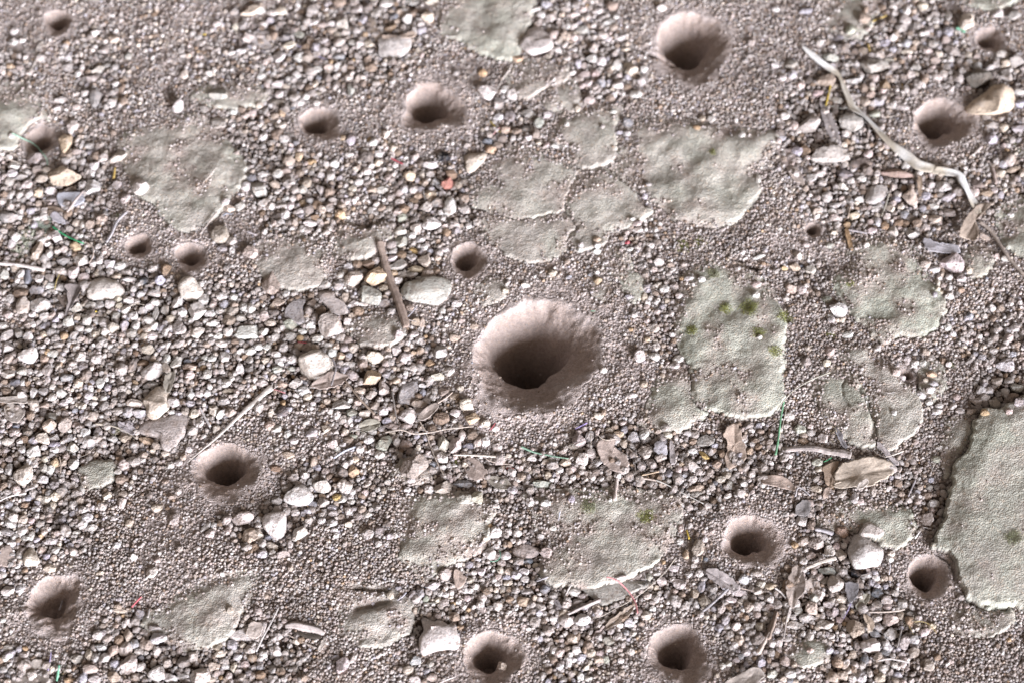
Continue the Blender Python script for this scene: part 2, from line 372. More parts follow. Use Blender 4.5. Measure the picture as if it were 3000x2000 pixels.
# stones: tile; x, y, width, height[, turn] colour codes[ | label]
STONES = {
'A1': '900,640,120,100 GN|pale green-grey squarish pebble above the long weathered crust;125,390,110,100 GW;130,290,70,60 W;205,375,60,50 W;365,535,70,65 G;615,540,60,70 W;615,625,100,80 GW;830,730,110,80 GP;555,925,120,90 GW;520,995,60,50 W;700,985,60,50 P;710,680,60,60 W;990,600,60,50 GW;1690,690,80,110 PC;1635,975,110,150 WP;870,900,110,220 GS|upright bluish grey flat pebble standing on fine grit;1990,215,75,65 W;2230,230,85,100 G;2160,250,45,70 C;2275,350,90,110,50 WC;2310,100,210,110,20 CT|long cream stone near the top edge with a dark hollow;2120,490,80,45 W;2210,475,90,60 WL;2305,490,60,50 W;2150,110,70,60 G;2025,870,200,100 GN;2010,1140,140,130 GN;1880,1015,90,80 G;2250,1060,70,80 P;2140,1035,70,60 W;600,1320,130,200 OC|crumbly ochre and cream rock on the rim of the thread-crossed pit;1100,1450,190,110,42 CW|oblong cream pebble with an orange upper edge and yellow needle below;820,1340,90,70 GW;835,1400,85,55 L;740,1490,75,85 W;590,1480,70,70 W;700,1395,85,60 GP;865,1520,100,110 WG;320,1460,160,120 G;110,1530,130,80 W;1395,530,40,50 W;1180,520,60,60 GN;960,460,70,80 G',
'B1': '225,100,85,75 C;140,115,100,60 WC;40,100,90,80 W;300,415,120,90,30 WO;795,225,115,130 WC|round whitish cream pebble above the wide gravel of the upper field;755,395,120,110 WT;885,390,110,80 G;1035,410,100,100 CT;915,285,110,75 GN;980,185,80,80 L;690,220,75,55 W;600,230,80,60 P;1205,35,130,90 W;935,80,75,95 W;1440,30,140,100 G;1605,20,160,90 CW|cream white pebble touching the top edge next to the pale slab;1575,170,110,130 C|cream egg-shaped pebble beside the edge of the pale slab;1390,180,120,110 W;1370,105,80,50 W;1240,260,120,90 B;210,530,120,110 GW;385,530,85,100,20 W;465,540,100,70,20 CT;570,640,95,80 W;670,625,80,70 PC;760,610,70,70 W;400,315,105,75 NG;200,780,100,70 W;765,520,90,65 L;815,440,70,60 G;405,790,80,100 G;495,380,60,90 T;210,870,70,70 W;220,1160,110,80 CW;190,940,150,80 GB;460,890,60,60 W;870,830,80,130 GN;170,1070,70,60 T;1190,1240,80,90 CG;880,1290,100,110 LP|purple-grey pebble below the small steep pit;800,1270,45,50 OC;1040,1290,35,50 O;1000,1390,60,60 W;1075,1310,70,80 W;855,1425,70,45 W;1125,1420,70,60 W;1125,1500,70,70 C;390,1440,60,90 OC;505,1490,80,50 O;720,1510,80,70 W;1265,1370,70,80 C;2115,860,180,160 WP|large pinkish white stone right beside the straw-edged pit;2220,960,110,130 G;2220,1080,90,60 WL;2300,830,100,70 W;2160,1380,90,80 OT;2080,680,70,60 O;2330,1080,100,130 DL;2130,1300,90,60 S;2290,1200,80,60 PO;1730,1450,110,110 K|black burnt-looking clod in the upper gravel;1600,1520,150,80 W;905,555,50,30 O;1520,515,45,60 P;45,700,80,60 WN;140,1190,60,60 GW;60,1260,70,60 W;30,960,60,60 C;560,950,50,50 W;270,800,60,50 C;1100,120,90,80 G;690,280,80,60 T;820,300,80,60 GW;620,380,70,60 W;300,720,60,60 W;80,310,90,60,-30 W',
'C1': '225,90,90,80 W;310,45,90,80 L;490,95,100,90 PW;795,105,80,70 WL;350,170,110,90 PW;515,240,55,60 W;590,50,90,80 G;920,60,110,110 BP;50,540,100,90 OT|orange-tan pebble beside the crusty white clod;635,280,130,90 NG;960,160,60,45 W;1005,350,80,55 W;735,540,130,110,15 W|angular white pebble between the oblong plate and the wide pit;820,570,90,90 W;965,605,70,100 W;1040,455,70,40 C;1190,750,90,90 WG;655,690,120,60,20 P;765,685,70,70 P;815,770,90,90 L;975,785,90,80 W;860,850,70,60 W;720,885,60,50 P;600,1000,50,80 C;710,930,80,70 P;1135,870,90,70 W;325,1065,70,60 GW;145,1040,140,110 G;1050,1130,120,90 SD|dark blue-grey triangular stone at the notch of the pointed plate;1050,1240,65,55 LW;985,1220,60,40 L;210,1240,80,130 GB;390,1340,70,50 WN;125,1190,90,60 D;245,1315,45,55 C;255,1130,110,110 NG;1825,1105,85,85 WG|round white pebble below the wide cracked pit;1745,1095,55,50 T;1690,1180,60,40,-25 O;2105,1250,60,45 W;1370,80,70,60 W;890,210,100,60 GW;885,360,60,50 WL;640,790,60,70 P;930,1030,50,40 W;320,1330,50,50 P;150,1270,70,50 W;500,1150,40,40 W;1340,855,40,45 W;700,770,70,60 PW;1025,780,50,50 L;930,880,60,50 W;1060,600,80,60 C;1210,640,60,70 W',
'D1': '1930,730,240,200 DG|dark grey-brown round stone above the big cream rock;1920,610,90,90 G;2200,700,140,140 GW|blocky pale stone above the right end of the big cream rock;2150,500,90,70 W;2290,560,140,140 GN;2185,580,80,70 C;1820,200,200,150,45 C|long cream pebble touching the bright green chip;1700,470,180,110,-45 GP;1420,60,90,80 C;2100,130,90,80 W;2250,150,130,110 G;975,620,280,160 GN|oval olive-grey stone with a smooth top near the ribbon of grass;765,275,120,110 N;1220,265,130,90 G;1065,400,120,80 L;1280,480,110,70 C;1140,460,70,60,20 L;1350,395,70,60 T;1110,565,80,60 W;1370,620,110,80 GW;1545,560,110,90 TG;380,1150,210,180 GP|rounded grey-brown stone beside the grey pointed leaf;540,740,190,150,30 BG|brown olive stone tucked against the ribbon of grass;300,785,70,70 P;200,600,140,90,20 G;150,1070,90,80 W;1010,940,120,80 LW;940,870,80,70 T;650,930,140,70,-15 WC|flat white chip beside the yellow needle;800,740,160,90 WL;750,1130,240,190 GN;570,1420,340,190 GW|large flat grey-white stone below the ribbon of grass;1235,990,110,60,-25 W;2170,1180,90,100 TC;2280,1190,130,90 GL;2060,1150,130,80 GP;2050,1280,120,110 L;2310,850,80,60 W;2310,960,100,100 L;1010,1520,60,40 G;60,600,70,60 WG;470,400,70,70 WG;560,540,170,90 NG;880,180,120,110 BP;640,360,90,60 L;990,340,50,60 G;800,480,60,60 D;880,470,90,70 BG;1650,150,60,100 G;1530,140,110,80 GW;1280,100,70,70 W;220,690,70,80 L;130,720,60,60 W;460,860,90,60 P;1280,400,90,70 L;1510,410,90,80 G;1470,470,80,60 P;1650,300,90,80 L;1050,840,60,60 P;1080,780,110,90 B;950,960,60,60 G;990,1050,90,70 N;2000,1080,70,50 G;340,110,140,70,15 L;70,90,60,50 W;620,1440,120,50,10 BO;860,1500,220,110 D;930,1420,110,90,20 P;1100,1330,90,80 G;350,1390,130,110 B;1270,1520,100,60,30 W;130,1270,70,60 L;240,1160,90,80 P;270,1390,90,80 L',
'A2': '600,60,300,190 CO|big ochre and cream rough rock among pebbles below the thread-crossed pit;380,80,130,100 TG;850,150,150,150 W|squarish white stone beside the bluish flake;1075,130,90,110 GP;1300,150,150,170 WC|upright white block standing against the weathered crust;470,180,120,90 W;345,205,70,80 CO;190,60,120,90 G;240,130,90,80 PW;470,265,110,60 G;1150,260,80,90 PW;60,430,220,110 G;935,440,90,70 T;830,490,100,120 BG;690,480,70,60 TP;755,490,50,80 WT;510,610,130,130 W;345,740,120,220,-20 CT|tall cream-tan stone beside the pale tangle of fibres;380,645,80,70 W;690,700,90,100,30 OT;750,820,140,120 WC|white cream stone below the curved brown rootlet;570,830,130,110 G;655,930,130,160 WP;580,725,70,60 P;730,600,60,50 W;770,975,110,90 GP;450,985,90,90 GP;360,1000,90,90 WT;330,1100,130,100 LG;450,1060,90,55 W;190,1130,140,110 BD;90,1180,80,80 W;35,960,120,110 GW;215,1240,140,180 CG|crumbly cream stone at the left gravel beside the curled dark leaf;360,1240,180,150 GW;100,680,70,90 W;910,830,60,70 W;850,860,60,55 W;1010,860,110,90 W;1100,880,90,70 W;1060,970,90,50 T;1190,1000,110,50 W;1400,905,75,65 WP;1310,1010,100,90 KS|blue-black glossy clump under the close pair of pits;1470,1005,100,110 LZ;1290,1135,100,80 W;1410,1135,125,75 WT;1810,1290,170,180 W|white broad stone under the cream-white boulder below the pair of pits;1620,1210,110,120 W;1870,1190,110,120 GW;1520,1290,90,130 G;1670,1310,80,80 W;1650,1450,130,160 GW;1820,1490,140,100,20 CW;1150,1420,100,120 LG;1040,1440,110,110 TG;1230,1330,100,90 W;1360,1380,100,80,-35 W;1340,1460,90,70 TW;1240,1420,70,90 W;1000,1230,80,80 GW;960,1480,80,70 W;620,1390,80,90 W;700,1260,110,90,40 CW;1060,1330,70,80 G;1150,1280,80,70 W;1425,1320,60,150 G;1180,1190,90,60 W;2215,1350,100,80 G;2140,1290,110,100 GB;2100,1380,140,110 BG;2240,1250,70,90 GW;2150,1240,70,60 T;2040,1160,90,70 W;2150,1165,65,55 W;2300,1270,80,90 W;2270,1490,220,150 W|large white rough stone in the middle of the left gravel;2090,1490,80,80 WP;1975,1405,70,60 W;1930,1320,80,60 W;2130,655,90,70,30 WC;2050,720,100,80,20 GL;2030,580,170,200 TG|round sandy lump dusted with grit beside the brown stick;2100,350,120,100 TC;2200,330,110,110 GN;2080,290,60,60 W;2260,150,80,80 WL;2310,70,70,70 L;2290,760,160,130 TW;160,1500,100,110 G;60,1510,110,130 G;250,1520,80,80 W;390,1510,60,60 CO;415,1420,100,50,30 L;790,1380,80,90 W;810,1460,70,50 W;30,1430,80,60 W;1530,910,100,110 B;110,30,120,90 WL;40,60,70,70 W;80,100,90,80 G;700,1350,60,60 T;900,1230,80,70 G;820,1240,90,60 G;1080,1180,60,70 C;70,1330,80,60 P;290,1320,60,50 W;700,1110,60,50 B;560,1330,70,60 W;1380,1250,90,60 W;1310,1290,80,70 GW;1420,1210,80,70 W;1090,1250,60,60 C;1480,1440,80,70 L;1400,1520,90,70 W;1520,1400,70,60 G;1320,1520,70,60 C;1200,1500,90,80 G;880,1380,70,60 W;870,1510,70,60 C;720,1450,80,60 WT;500,1370,60,60 L;2060,1230,60,70 L;2020,1290,70,60 G;1960,1230,60,60 P;2000,1520,70,60 W;1560,1370,70,70 T;640,1120,50,50 T;1750,1380,60,50 W',
'B2': '170,130,110,90 T;30,190,150,160 NW|pale green-grey stone with a white face in the upper gravel;75,300,120,80,15 W;145,330,70,60 W;240,330,90,60 W;310,330,70,70 WP;395,245,60,80 PO|pinkish orange upright pebble in the upper left gravel;430,305,60,60 OC;465,120,80,70 T;590,170,100,110 G;885,170,70,60 C;545,435,90,70,-20 OT|orange-tan wedge pebble near the notched crust;400,380,70,50 W;490,490,110,60 W;1415,55,130,120 CO|ochre cream block pebble below the black clod;1370,170,80,80 WL;1605,225,90,80 CO;1495,235,80,60 TO;1755,125,120,110 BR|reddish brown stone beside the grey splinter;1790,40,110,100 B;1560,340,120,110 WT;1320,290,70,60 W;1345,440,80,70 N;1790,330,120,220,-10 W|bright white crumbly upright clod beside the sandy crust plate;1925,360,130,120 WT;1610,480,180,150,-20 W|bright white crumbly patch stone under the upright white clod;1325,550,120,110 WC;1465,545,110,110 WT;1330,660,140,110 NG;1510,640,100,80 WL;1450,735,90,60,-20 OY|glossy ochre pebble in the gravel beside the brown stick;1250,740,80,70 G;1245,810,90,60 W;1430,800,100,80 W;1540,830,130,140 CT|knobbly cream and tan stone next to the smooth grey-white one;1310,870,210,110,15 GW|smooth grey-white humped stone beside the brown stick;1465,900,150,80,-8 CO|flat orange-cream pebble above the flat pale green stone;1430,960,90,60 W;1305,1010,80,75 W;1260,950,80,70 OT;840,885,90,85 WL;1030,860,110,100 BT;900,1000,170,150 WO|brown and white domed stone left of the ochre-white rock;1100,970,200,190 OC|large ochre and white rock leaning on the brown stick;1065,1150,200,200 NW|round pale green stone below the ochre-white rock;890,1230,90,60 W;985,1225,90,40 W;885,1340,80,60 C;670,1420,220,220 GT|large sandy rounded stone below the grey flake;200,1210,130,90 PB;175,1300,120,80 D;510,1220,90,90 DB;595,1290,90,80 DB;275,1130,60,60 W;350,1130,60,50 W;310,1420,130,100 N;70,1480,100,90 W;310,1520,90,80 G;140,1040,180,260,15 TP|long sandy tan lump leaning beside the buried clod;1300,1505,110,90 WP;1450,1500,110,80 WP;1410,1260,60,50 T;1845,1225,80,60 W;2290,1105,60,50 C;1715,1290,50,60 W;1525,1400,50,90 T;1820,1540,80,70 T;680,60,70,90 WG;590,40,60,50 W;400,30,70,60 T;200,30,90,80 W;60,40,90,60 W;430,180,70,70 W;270,260,60,50 W;340,260,60,60 W;1160,180,80,70 W;1060,180,90,60 T;500,280,80,60 GL;1650,110,110,70 WL;1230,350,60,50 GP;1450,280,70,60 B;1360,360,90,80 B;1620,270,60,60 T;1430,600,70,60 W;1540,710,60,60 W;1600,740,50,50 L;1330,780,90,70 B;1240,680,80,80 GT;1720,730,80,50 W;1180,1080,80,60 T;1340,960,80,60 GP;1500,990,60,30 W;780,960,60,50 W;930,860,80,80 BT;640,1050,120,80 G;760,1060,90,80 G;1180,1220,90,80 G;1240,1300,70,60 G;1460,1390,90,90 TB;420,1480,70,50 W;400,1540,60,50 O;120,1400,120,70 CP;560,1540,100,60 WC;760,1480,80,90 WL;500,1430,70,80 W;70,1340,80,90 P;2000,1430,60,50 T',
'C2': '1195,195,45,45 W;780,635,60,50 OW;780,690,55,45 W;780,745,60,50 W;630,685,45,45 W;625,725,40,40 W;1080,725,60,35 W;1155,550,80,50 WP;1100,630,50,40 T;1145,480,80,60 P;1110,450,50,30 W;1270,450,50,30 W;790,1010,80,90 OP|salmon-brown round pebble in the fine gravel beside the narrow crust tongue;370,945,70,60 TN;780,935,50,45 W;1340,1050,100,70,30 TW|tan oval pebble, the larger of two touching ones beside the mossy plate;1400,1085,80,70 W;1460,870,60,45 T;1630,990,60,40 W;1740,1005,60,50 W;1560,995,40,35 O;1215,1160,60,80 C;1305,1445,100,100 WT|round whitish pebble in the gravel inlet beside the mossy plate;1370,1420,45,40 P;2270,790,130,50,15 W|bright white flat chip above the mossy plate;2115,755,45,45 W;2235,1145,60,50 W;2240,1050,80,50 P;1930,550,60,30,20 W;120,1055,80,40,5 WC;2255,70,50,110 WC;2270,1530,40,40 W;1220,240,50,50 L;1060,660,40,35 R;1250,680,60,40 W;1600,1000,50,40 W;1480,1020,40,50 G;1430,1200,50,40 T;1530,1150,60,50 W;1070,1160,60,40 L;1250,1100,50,50 L;1090,1460,40,35 O;1240,1550,50,40 OC;860,840,50,40 W;520,980,50,35 L;720,960,40,40 L;1330,1300,60,50 P;1240,1380,50,50 P',
'D2': '390,70,120,90 WG|pale grooved pebble at the side of the big rounded crust;690,150,100,90 WC;480,30,90,60 WP;1300,245,150,190 CT|cream-tan stone with a small hollow in its face;1615,150,150,120 W;1490,120,90,110 GP;1670,245,160,80,25 LP;1150,150,75,90 GP|smooth round grey-pink pebble next to the cream stone with a hollow;1125,350,90,90 CG;1000,360,90,60 W;790,415,100,90 CO|cream-orange pebble near the small tan chips;1520,330,90,50,-10 W;1680,390,130,90 GP;1250,405,70,80 L;845,270,80,60 W;1015,475,60,80 WZ;945,475,60,50 P;1075,510,60,80 OB;950,550,90,70 PL;1155,560,120,100 WT|half-white half-tan pebble at the ragged top of the broad green crust;1315,590,150,100,-10 WN|olive-rimmed white shell-like stone at the top of the broad green crust;730,500,70,50 OB;1580,480,40,40 P;345,680,60,60 PW;270,780,80,100 WT;235,885,120,80,-10 CO|cream-ochre pebble between the mossy plate and the broad green crust;390,920,100,80 WN;640,1280,160,140,-20 WL|white rough stone between the broad green crust and the mossy plate;580,1370,60,60 W;680,1370,50,50 C;1690,850,220,190 WP|large round white stone beneath the lavender torn flake;1530,910,90,60 W;1440,870,90,70 PT;1770,995,100,80,15 GW;1660,980,60,60 W;1570,990,50,50 W;1555,1090,40,45 C;1590,1120,40,40 C;1770,1100,60,50 OP;2180,810,90,60 WN;2100,790,50,50 P;1660,1160,70,60 W;725,1510,100,50 W;2270,1450,90,70 W;2200,1470,50,80 WL;540,1190,80,60 N;215,1090,100,120,20 TP;315,1095,70,80,50 W;2000,215,130,50 BT;1990,615,110,60,-15 BW;2080,180,60,60 P;2140,230,50,70 L;1920,130,130,100 D;1180,30,330,100,-5 BP|long brownish rock with a pale face above the cream stone with a hollow;700,30,150,110 DL;1390,30,70,70 W;860,80,80,60 W;590,380,70,60 W;610,320,100,60 GW;1420,350,60,60 L;1270,480,60,50 B;1200,480,90,70 B;1180,270,70,60 L;1040,290,70,50 L;1450,240,80,70 L;610,580,60,50 C;560,690,70,50 GN;1610,1060,40,50 P;1670,1080,40,50 W;1520,1140,40,50 L;1560,1030,45,60 CN;1840,920,50,60 C;110,540,40,30 W;1600,1380,50,60 G;1650,1440,60,60 W;1700,1500,50,50 W;150,900,50,40 O;2130,30,90,70 CT;2250,0,160,60,20 CO',
'A3': '265,120,200,160,15 W|large white stone at the left edge gravel above the corky bark;475,120,110,90 WN;60,50,120,110 GW;400,160,70,80 PO;70,160,80,80 PT;525,40,90,60 W;375,50,70,50 W;70,300,120,110 WT;130,375,100,90 SD;195,380,60,70 W;200,270,80,80 G;300,470,80,130,-20 W;390,460,90,90 G;475,505,70,80 W;560,475,105,95 W|square white stone just above the corky bark;475,415,60,50 W;605,325,150,80 LS|bluish lavender flat shard on fine grit;550,210,35,65 OT|small upright tan brick-like chip on fine grit;885,110,60,50 W;920,380,90,90,40 WL;840,370,50,50 L;805,495,75,75 WL;985,420,60,60 L;1365,75,130,100 TN|olive-tan smooth pebble above the bright white angular rock;1240,110,50,50 B;1530,240,80,120,30 CW;1620,190,110,110 W;1530,160,60,80 W;1380,395,150,80,10 DG|dark grey stone wedged between the white angular rock and the tan boulder;1595,555,110,110 W;1225,570,150,90 CW|cream pebble left of the tan boulder in the left gravel;1280,655,120,100 LG;1170,650,90,80 GL;1745,230,140,80 T;1740,310,80,80 PW;1910,300,90,90 GW;1875,150,60,50 W;2050,140,110,120 GW;2215,95,70,60 W;2300,90,110,90 W;2200,250,90,120,20 W;1940,160,80,50 W;2125,335,50,60 W;2070,385,90,70 W;1755,485,70,60 W;1830,480,70,60 W;1900,475,65,55 W;2090,450,150,50,10 T;2165,540,50,50 G;2215,420,60,50 G;2050,550,90,60 W;1775,665,100,90 CT;1955,630,110,120 CG;2035,660,80,140,-30 WG;2120,650,90,80 TG;1830,745,70,90 WG;1775,750,40,60 G;1980,800,110,90 GT;1575,650,60,40 W;750,595,70,60 CW;850,565,70,50 W;940,530,60,60 W;680,630,50,50 L;845,690,90,80 TG;590,760,120,170,-15 GT|tall grey-tan stone standing in the left gravel;625,815,50,50 W;395,890,130,150,40 CW|cream-white lobed stone above the round white one;315,1005,150,130 W|round white stone in dark gravel at the lower left;490,880,110,70 G;490,945,100,60 L;215,900,80,60 B;200,990,60,70 W;660,970,110,110 WC;790,840,110,110,30 W;895,830,90,100 GL;1015,895,110,80 GW;1150,890,90,70 T;1340,915,150,70,-15 OC|bright orange-ochre pebble against the buried grey slab;660,1120,120,120 WL;685,1260,110,70,-20 G;500,1110,100,100 OT;390,1160,90,100 G;400,1085,55,55 C;395,1265,115,95 WL;215,1210,180,220 TW|large crumbly tan-white rock, partly eroded, at the lower left;90,1170,90,120 G;505,1425,80,80 C;410,1455,80,80 CW;480,1505,55,75 C;975,1415,100,90,-20 C|cream angular pebble above the pinkish wedge stone;740,1370,70,90 WG;1120,1470,100,130,30 PW|pinkish white wedge-shaped stone;1130,1400,80,60 TG;1580,1425,70,50 T;1640,1375,50,60 W;1565,1140,60,70 W;1630,1115,70,50 W;1440,1525,110,90 CT;1515,1285,60,40 T;1170,1095,50,45 W;1295,1000,45,45 L;80,760,50,60 P;140,775,60,50 S;120,830,90,70 GP;250,840,80,80 D;300,910,70,70 L;610,890,90,90 GL;750,640,50,50 L;750,700,50,60 G;800,750,60,60 G;1070,640,100,60 PG;980,650,60,50 G;400,590,80,60 TP;580,560,70,60 GW;470,690,120,70 DG;390,660,60,100 D;70,920,90,60 WT;80,1080,60,60 G;40,1000,60,60 G;460,1180,60,80 W;570,1110,70,60 T;600,1060,60,60 P;1310,200,90,70 B;1500,100,60,60 G;2290,170,60,70 G;1600,100,60,50 T;1900,30,70,50 T;2040,20,100,60 CW;1940,0,60,60 G;1050,80,60,50 G;1130,90,60,50 L;280,170,60,60 W;60,240,60,60 P;320,340,50,40 C;350,370,60,50 G;430,350,50,60 W;80,1500,70,60 L;250,1440,60,50 L;220,1500,60,50 B;130,1540,80,50 G;320,1540,70,50 W;270,1350,80,50 W;1070,1380,60,70 D;1680,1060,50,60 T;1510,1030,70,50 CP;1730,990,60,60 W;870,1040,50,50 TC;1000,1330,50,40 G;1080,1210,60,50 W',
'B3': '365,390,130,110,20 WC;430,450,90,80 W;360,110,70,80 GD;250,55,80,80 G;390,45,80,80 T;265,150,70,50 W;190,255,80,60 N;55,380,120,80 PW;665,40,80,60 W;695,100,80,80 W;775,130,100,90 OP;815,60,80,70 PW;890,60,80,80 TG;850,215,110,60 WP;890,310,130,120 PW;1090,140,180,150,-15 C|large cream angular rock above the round ochre-tan stone;1060,335,170,180 TO|round ochre-tan stone in the gravel between the pits;950,450,110,90 CT;1180,430,130,150,30 PW|pinkish white jagged stone under the round ochre one;1060,490,110,90 PT;1285,90,100,110 WG;1210,140,75,70 W;1365,150,90,80 W;1390,75,60,50 T;1700,95,130,150,-30 WG|pale sloping stone near the rim of the big central pit;1595,195,90,80 OB|ochre-brown pebble near the rim of the big central pit;1500,195,50,80,-25 PB;1665,325,125,90 CW|bright cream pebble left of the dark part of the big central pit;1770,275,90,70 W;1530,405,60,40 W;1720,460,110,90 TG;1880,425,60,50 C;1820,500,80,60 T;1930,575,140,120,-15 CG;1820,650,120,90 WP;1980,705,150,120 OC|orange and cream stone just below the big central pit;1385,680,180,160 WP|squarish pinkish white stone under the flat grey oval leaf-like stone;1500,570,150,90 TG;1570,540,70,60 W;780,585,170,110,10 W|white oval stone among leaf scraps in the centre gravel;880,650,110,90 NG;1000,665,110,90 CW;1170,640,80,80 W;870,540,60,60 W;1250,690,60,70 T;1240,600,70,60 W;1200,730,70,60 L;1150,800,60,50 G;1085,590,100,80 GT;250,560,70,70 O|small ochre pebble below the split end of the long straw;135,660,50,80 C;25,610,70,100 W;90,600,60,60 P;130,770,80,70 T;190,800,80,70 W;685,640,50,50 W;245,650,90,80 DS;645,800,90,90 C;510,840,100,70 WL;820,830,60,70 C;900,870,80,40 N;985,860,60,50 W;710,940,110,90 PW;795,945,60,40 W;745,985,50,45 W;840,910,90,60 BG;1040,900,90,70 W;355,910,70,60 W;290,1040,130,70,-5 T|flat tan pebble beside the pit at the straw tip;1140,1040,90,75 W;910,1080,60,50 OW;890,1185,120,130 OT|orange-brown capped stone below the small blue-grey stick;625,1325,190,150,-25 WT|white stone, the middle one of a row of three below the straw-tip pit;810,1330,150,150 WT|off-white round stone at the end of a row of three;625,1480,120,120 GT;745,1430,70,60 OY;790,1450,110,70,20 WP;520,1495,80,50 SL;1000,1390,60,60 P;880,1470,50,50 W;560,1155,80,50,-30 L;460,1130,50,40 L;180,1165,90,60 B;1830,955,140,150 WT|white-tan rounded stone above the straw in the lower centre;1710,1070,120,120 WT|whitish stone beside the thin tan twig;1890,860,90,110 PW;2040,910,80,120,-10 PT;1955,960,90,50 SL;1990,860,90,80 DB;2215,975,80,70 WP;2110,920,70,80 W;1815,1150,60,50 W;1910,1305,190,90,5 LS|smooth blue-grey oval pebble on the torn leaf flakes;1720,1350,170,150 TG;1910,1440,170,100 NG;2040,1430,120,130 TN;1370,950,90,80,-20 P;1620,1130,80,50 SZ;1180,930,160,150 NG;1450,1150,260,220 GB|smooth brown-grey buried dome above the tapering crust;1710,930,130,150 NT;1420,1265,70,50 W;1700,700,150,130 BD;100,50,60,60 W;20,50,70,60 W;470,60,90,80 TG;540,60,70,70 T;140,90,50,60 G;330,250,70,50 NG;240,400,80,60 PO;470,510,70,60 C;570,470,60,90 G;980,210,80,80 TP;850,130,60,60 L;520,570,50,40 W;300,620,60,50 L;500,610,60,50 W;460,740,60,50 W;290,850,60,60 W;1640,450,60,60 G;1530,470,50,60 L;930,560,80,60 PT;1200,300,70,60 LD;1150,260,60,50 P;1290,360,70,60 T;1250,330,60,50 W;1110,700,80,60 TP;1260,780,120,50 P;1380,780,90,50 P;2110,750,70,60 C;2200,800,60,50 WP;1070,830,70,60 W;1210,1290,60,50 W;1490,980,40,60 C;1240,1350,60,30 W;1390,1360,60,50 W;700,1530,90,60 L;900,1540,60,50 W;190,1460,100,80 G',
'C3': '1165,130,110,130 WP;1310,140,80,70,-30 W;1525,160,90,70 W;1490,220,90,60 WP;840,265,60,50 W;1380,310,40,50 T;655,1080,130,130 WP|round pinkish white pebble near the torn brown-pink leaf;480,1110,120,90 CT;780,1110,90,60 WL;185,1070,100,80 WP;100,1090,40,60 C;85,1240,70,90 T;620,910,130,170 GP;1110,880,110,120 GL;1215,860,80,80 W;980,850,80,60 TO;900,810,70,50 C;1220,1020,130,130 GT;1360,1060,120,100 GP;1185,1140,90,110 G;1280,1120,100,100 GP;1655,1130,110,170,35 GW|long grey-white stone below the bright ochre chip;1525,1270,110,130 G;1775,1050,140,60,-40 OY|bright ochre-yellow chip beside the big brown leaf;1780,920,170,130 G;1610,850,70,50 W;1660,1005,80,50 WL;1440,1280,50,50 W;1440,1215,70,60 L;1560,1130,50,40 OP;1690,1350,170,60,5 T;2000,1320,60,70 W;2100,1390,80,80 G;1920,1270,80,60 WT;2310,1320,60,40 W;310,1480,90,60 W;110,1430,60,60 W;545,1440,50,70 L;900,1450,28,34 W;270,1310,200,90 NG;1400,780,70,60 G;1210,390,60,50 T;1110,490,70,40 W;790,680,80,60 C;1860,960,60,60 L;1820,1200,60,80 GT;1590,1170,50,50 P;1600,1220,60,50 L;1530,1180,60,60 P;570,960,90,60 GC;710,870,90,110 G;1030,940,80,100 CT;1430,860,90,60 CN;330,1230,60,60 T;310,1110,60,50 C;560,1170,70,50 P;440,1180,60,50 W;1960,1180,60,50 WL;2200,820,50,50 W;2130,1310,70,50 W;2270,780,50,60 L;1690,1400,90,60 G;350,1160,50,40 T',
'D3': '510,880,110,110 PL|round pinkish lavender pebble above the grey wood stick;300,800,120,90 N;190,690,80,70 W;385,780,55,50 P;560,780,60,40 W;540,200,60,60 C;570,90,70,80 PT;1000,60,60,60 W;1230,330,70,65 W|round white pebble beside the tiny gravel hole;1450,355,50,40 C;1500,300,90,50 OT;1520,380,70,50 LW;1490,445,80,60,20 W;1170,280,70,70 PT;1400,490,100,80 W;1550,640,80,60 W;1150,650,50,50 W|single white chip lying alone on the gritty crust half;2195,215,200,130 WL|large pale lavender-white stone near the right edge above the slab;2120,360,130,90,20 TW;1960,455,80,80 W;2030,450,80,60 W;2180,470,70,80 WL;2280,430,140,90 NW;1925,550,140,90 PW|pinkish white oval pebble just above the huge slab;2080,580,110,100 GT;2290,560,110,90 LP;1765,635,80,60 W;1870,640,100,80 TG;1970,640,80,80 OB|ochre-brown pebble on the upper rim of the huge slab;470,1170,70,60 CT;440,1345,110,80 CT|cream pebble with a tan edge below the dry ragged leaf;785,1445,85,100 GW;845,1470,60,60 P;670,1390,80,70 GP;965,1370,50,110 PG;1400,1340,50,50 PT;1490,1340,60,50 GN;1375,1390,60,50 LW;1470,1420,70,70 T;1510,1490,140,90 W;1550,1080,70,60 N;1570,970,60,40 W;2250,120,70,50 L;1660,210,50,50 W;1350,210,80,80 WG;1280,170,70,80 WG;1420,200,60,60 W;1380,160,50,50 L;1350,110,50,50 W;1480,560,60,50 W;1580,590,70,50 W;1700,600,70,50,30 W;1740,510,60,50 P;2190,640,60,50 P;2250,500,90,50 T;450,1110,90,70 N;1380,1470,60,50 P;1500,1270,50,50 L;400,840,70,50 GP;330,860,60,50 T;320,910,110,70 B',
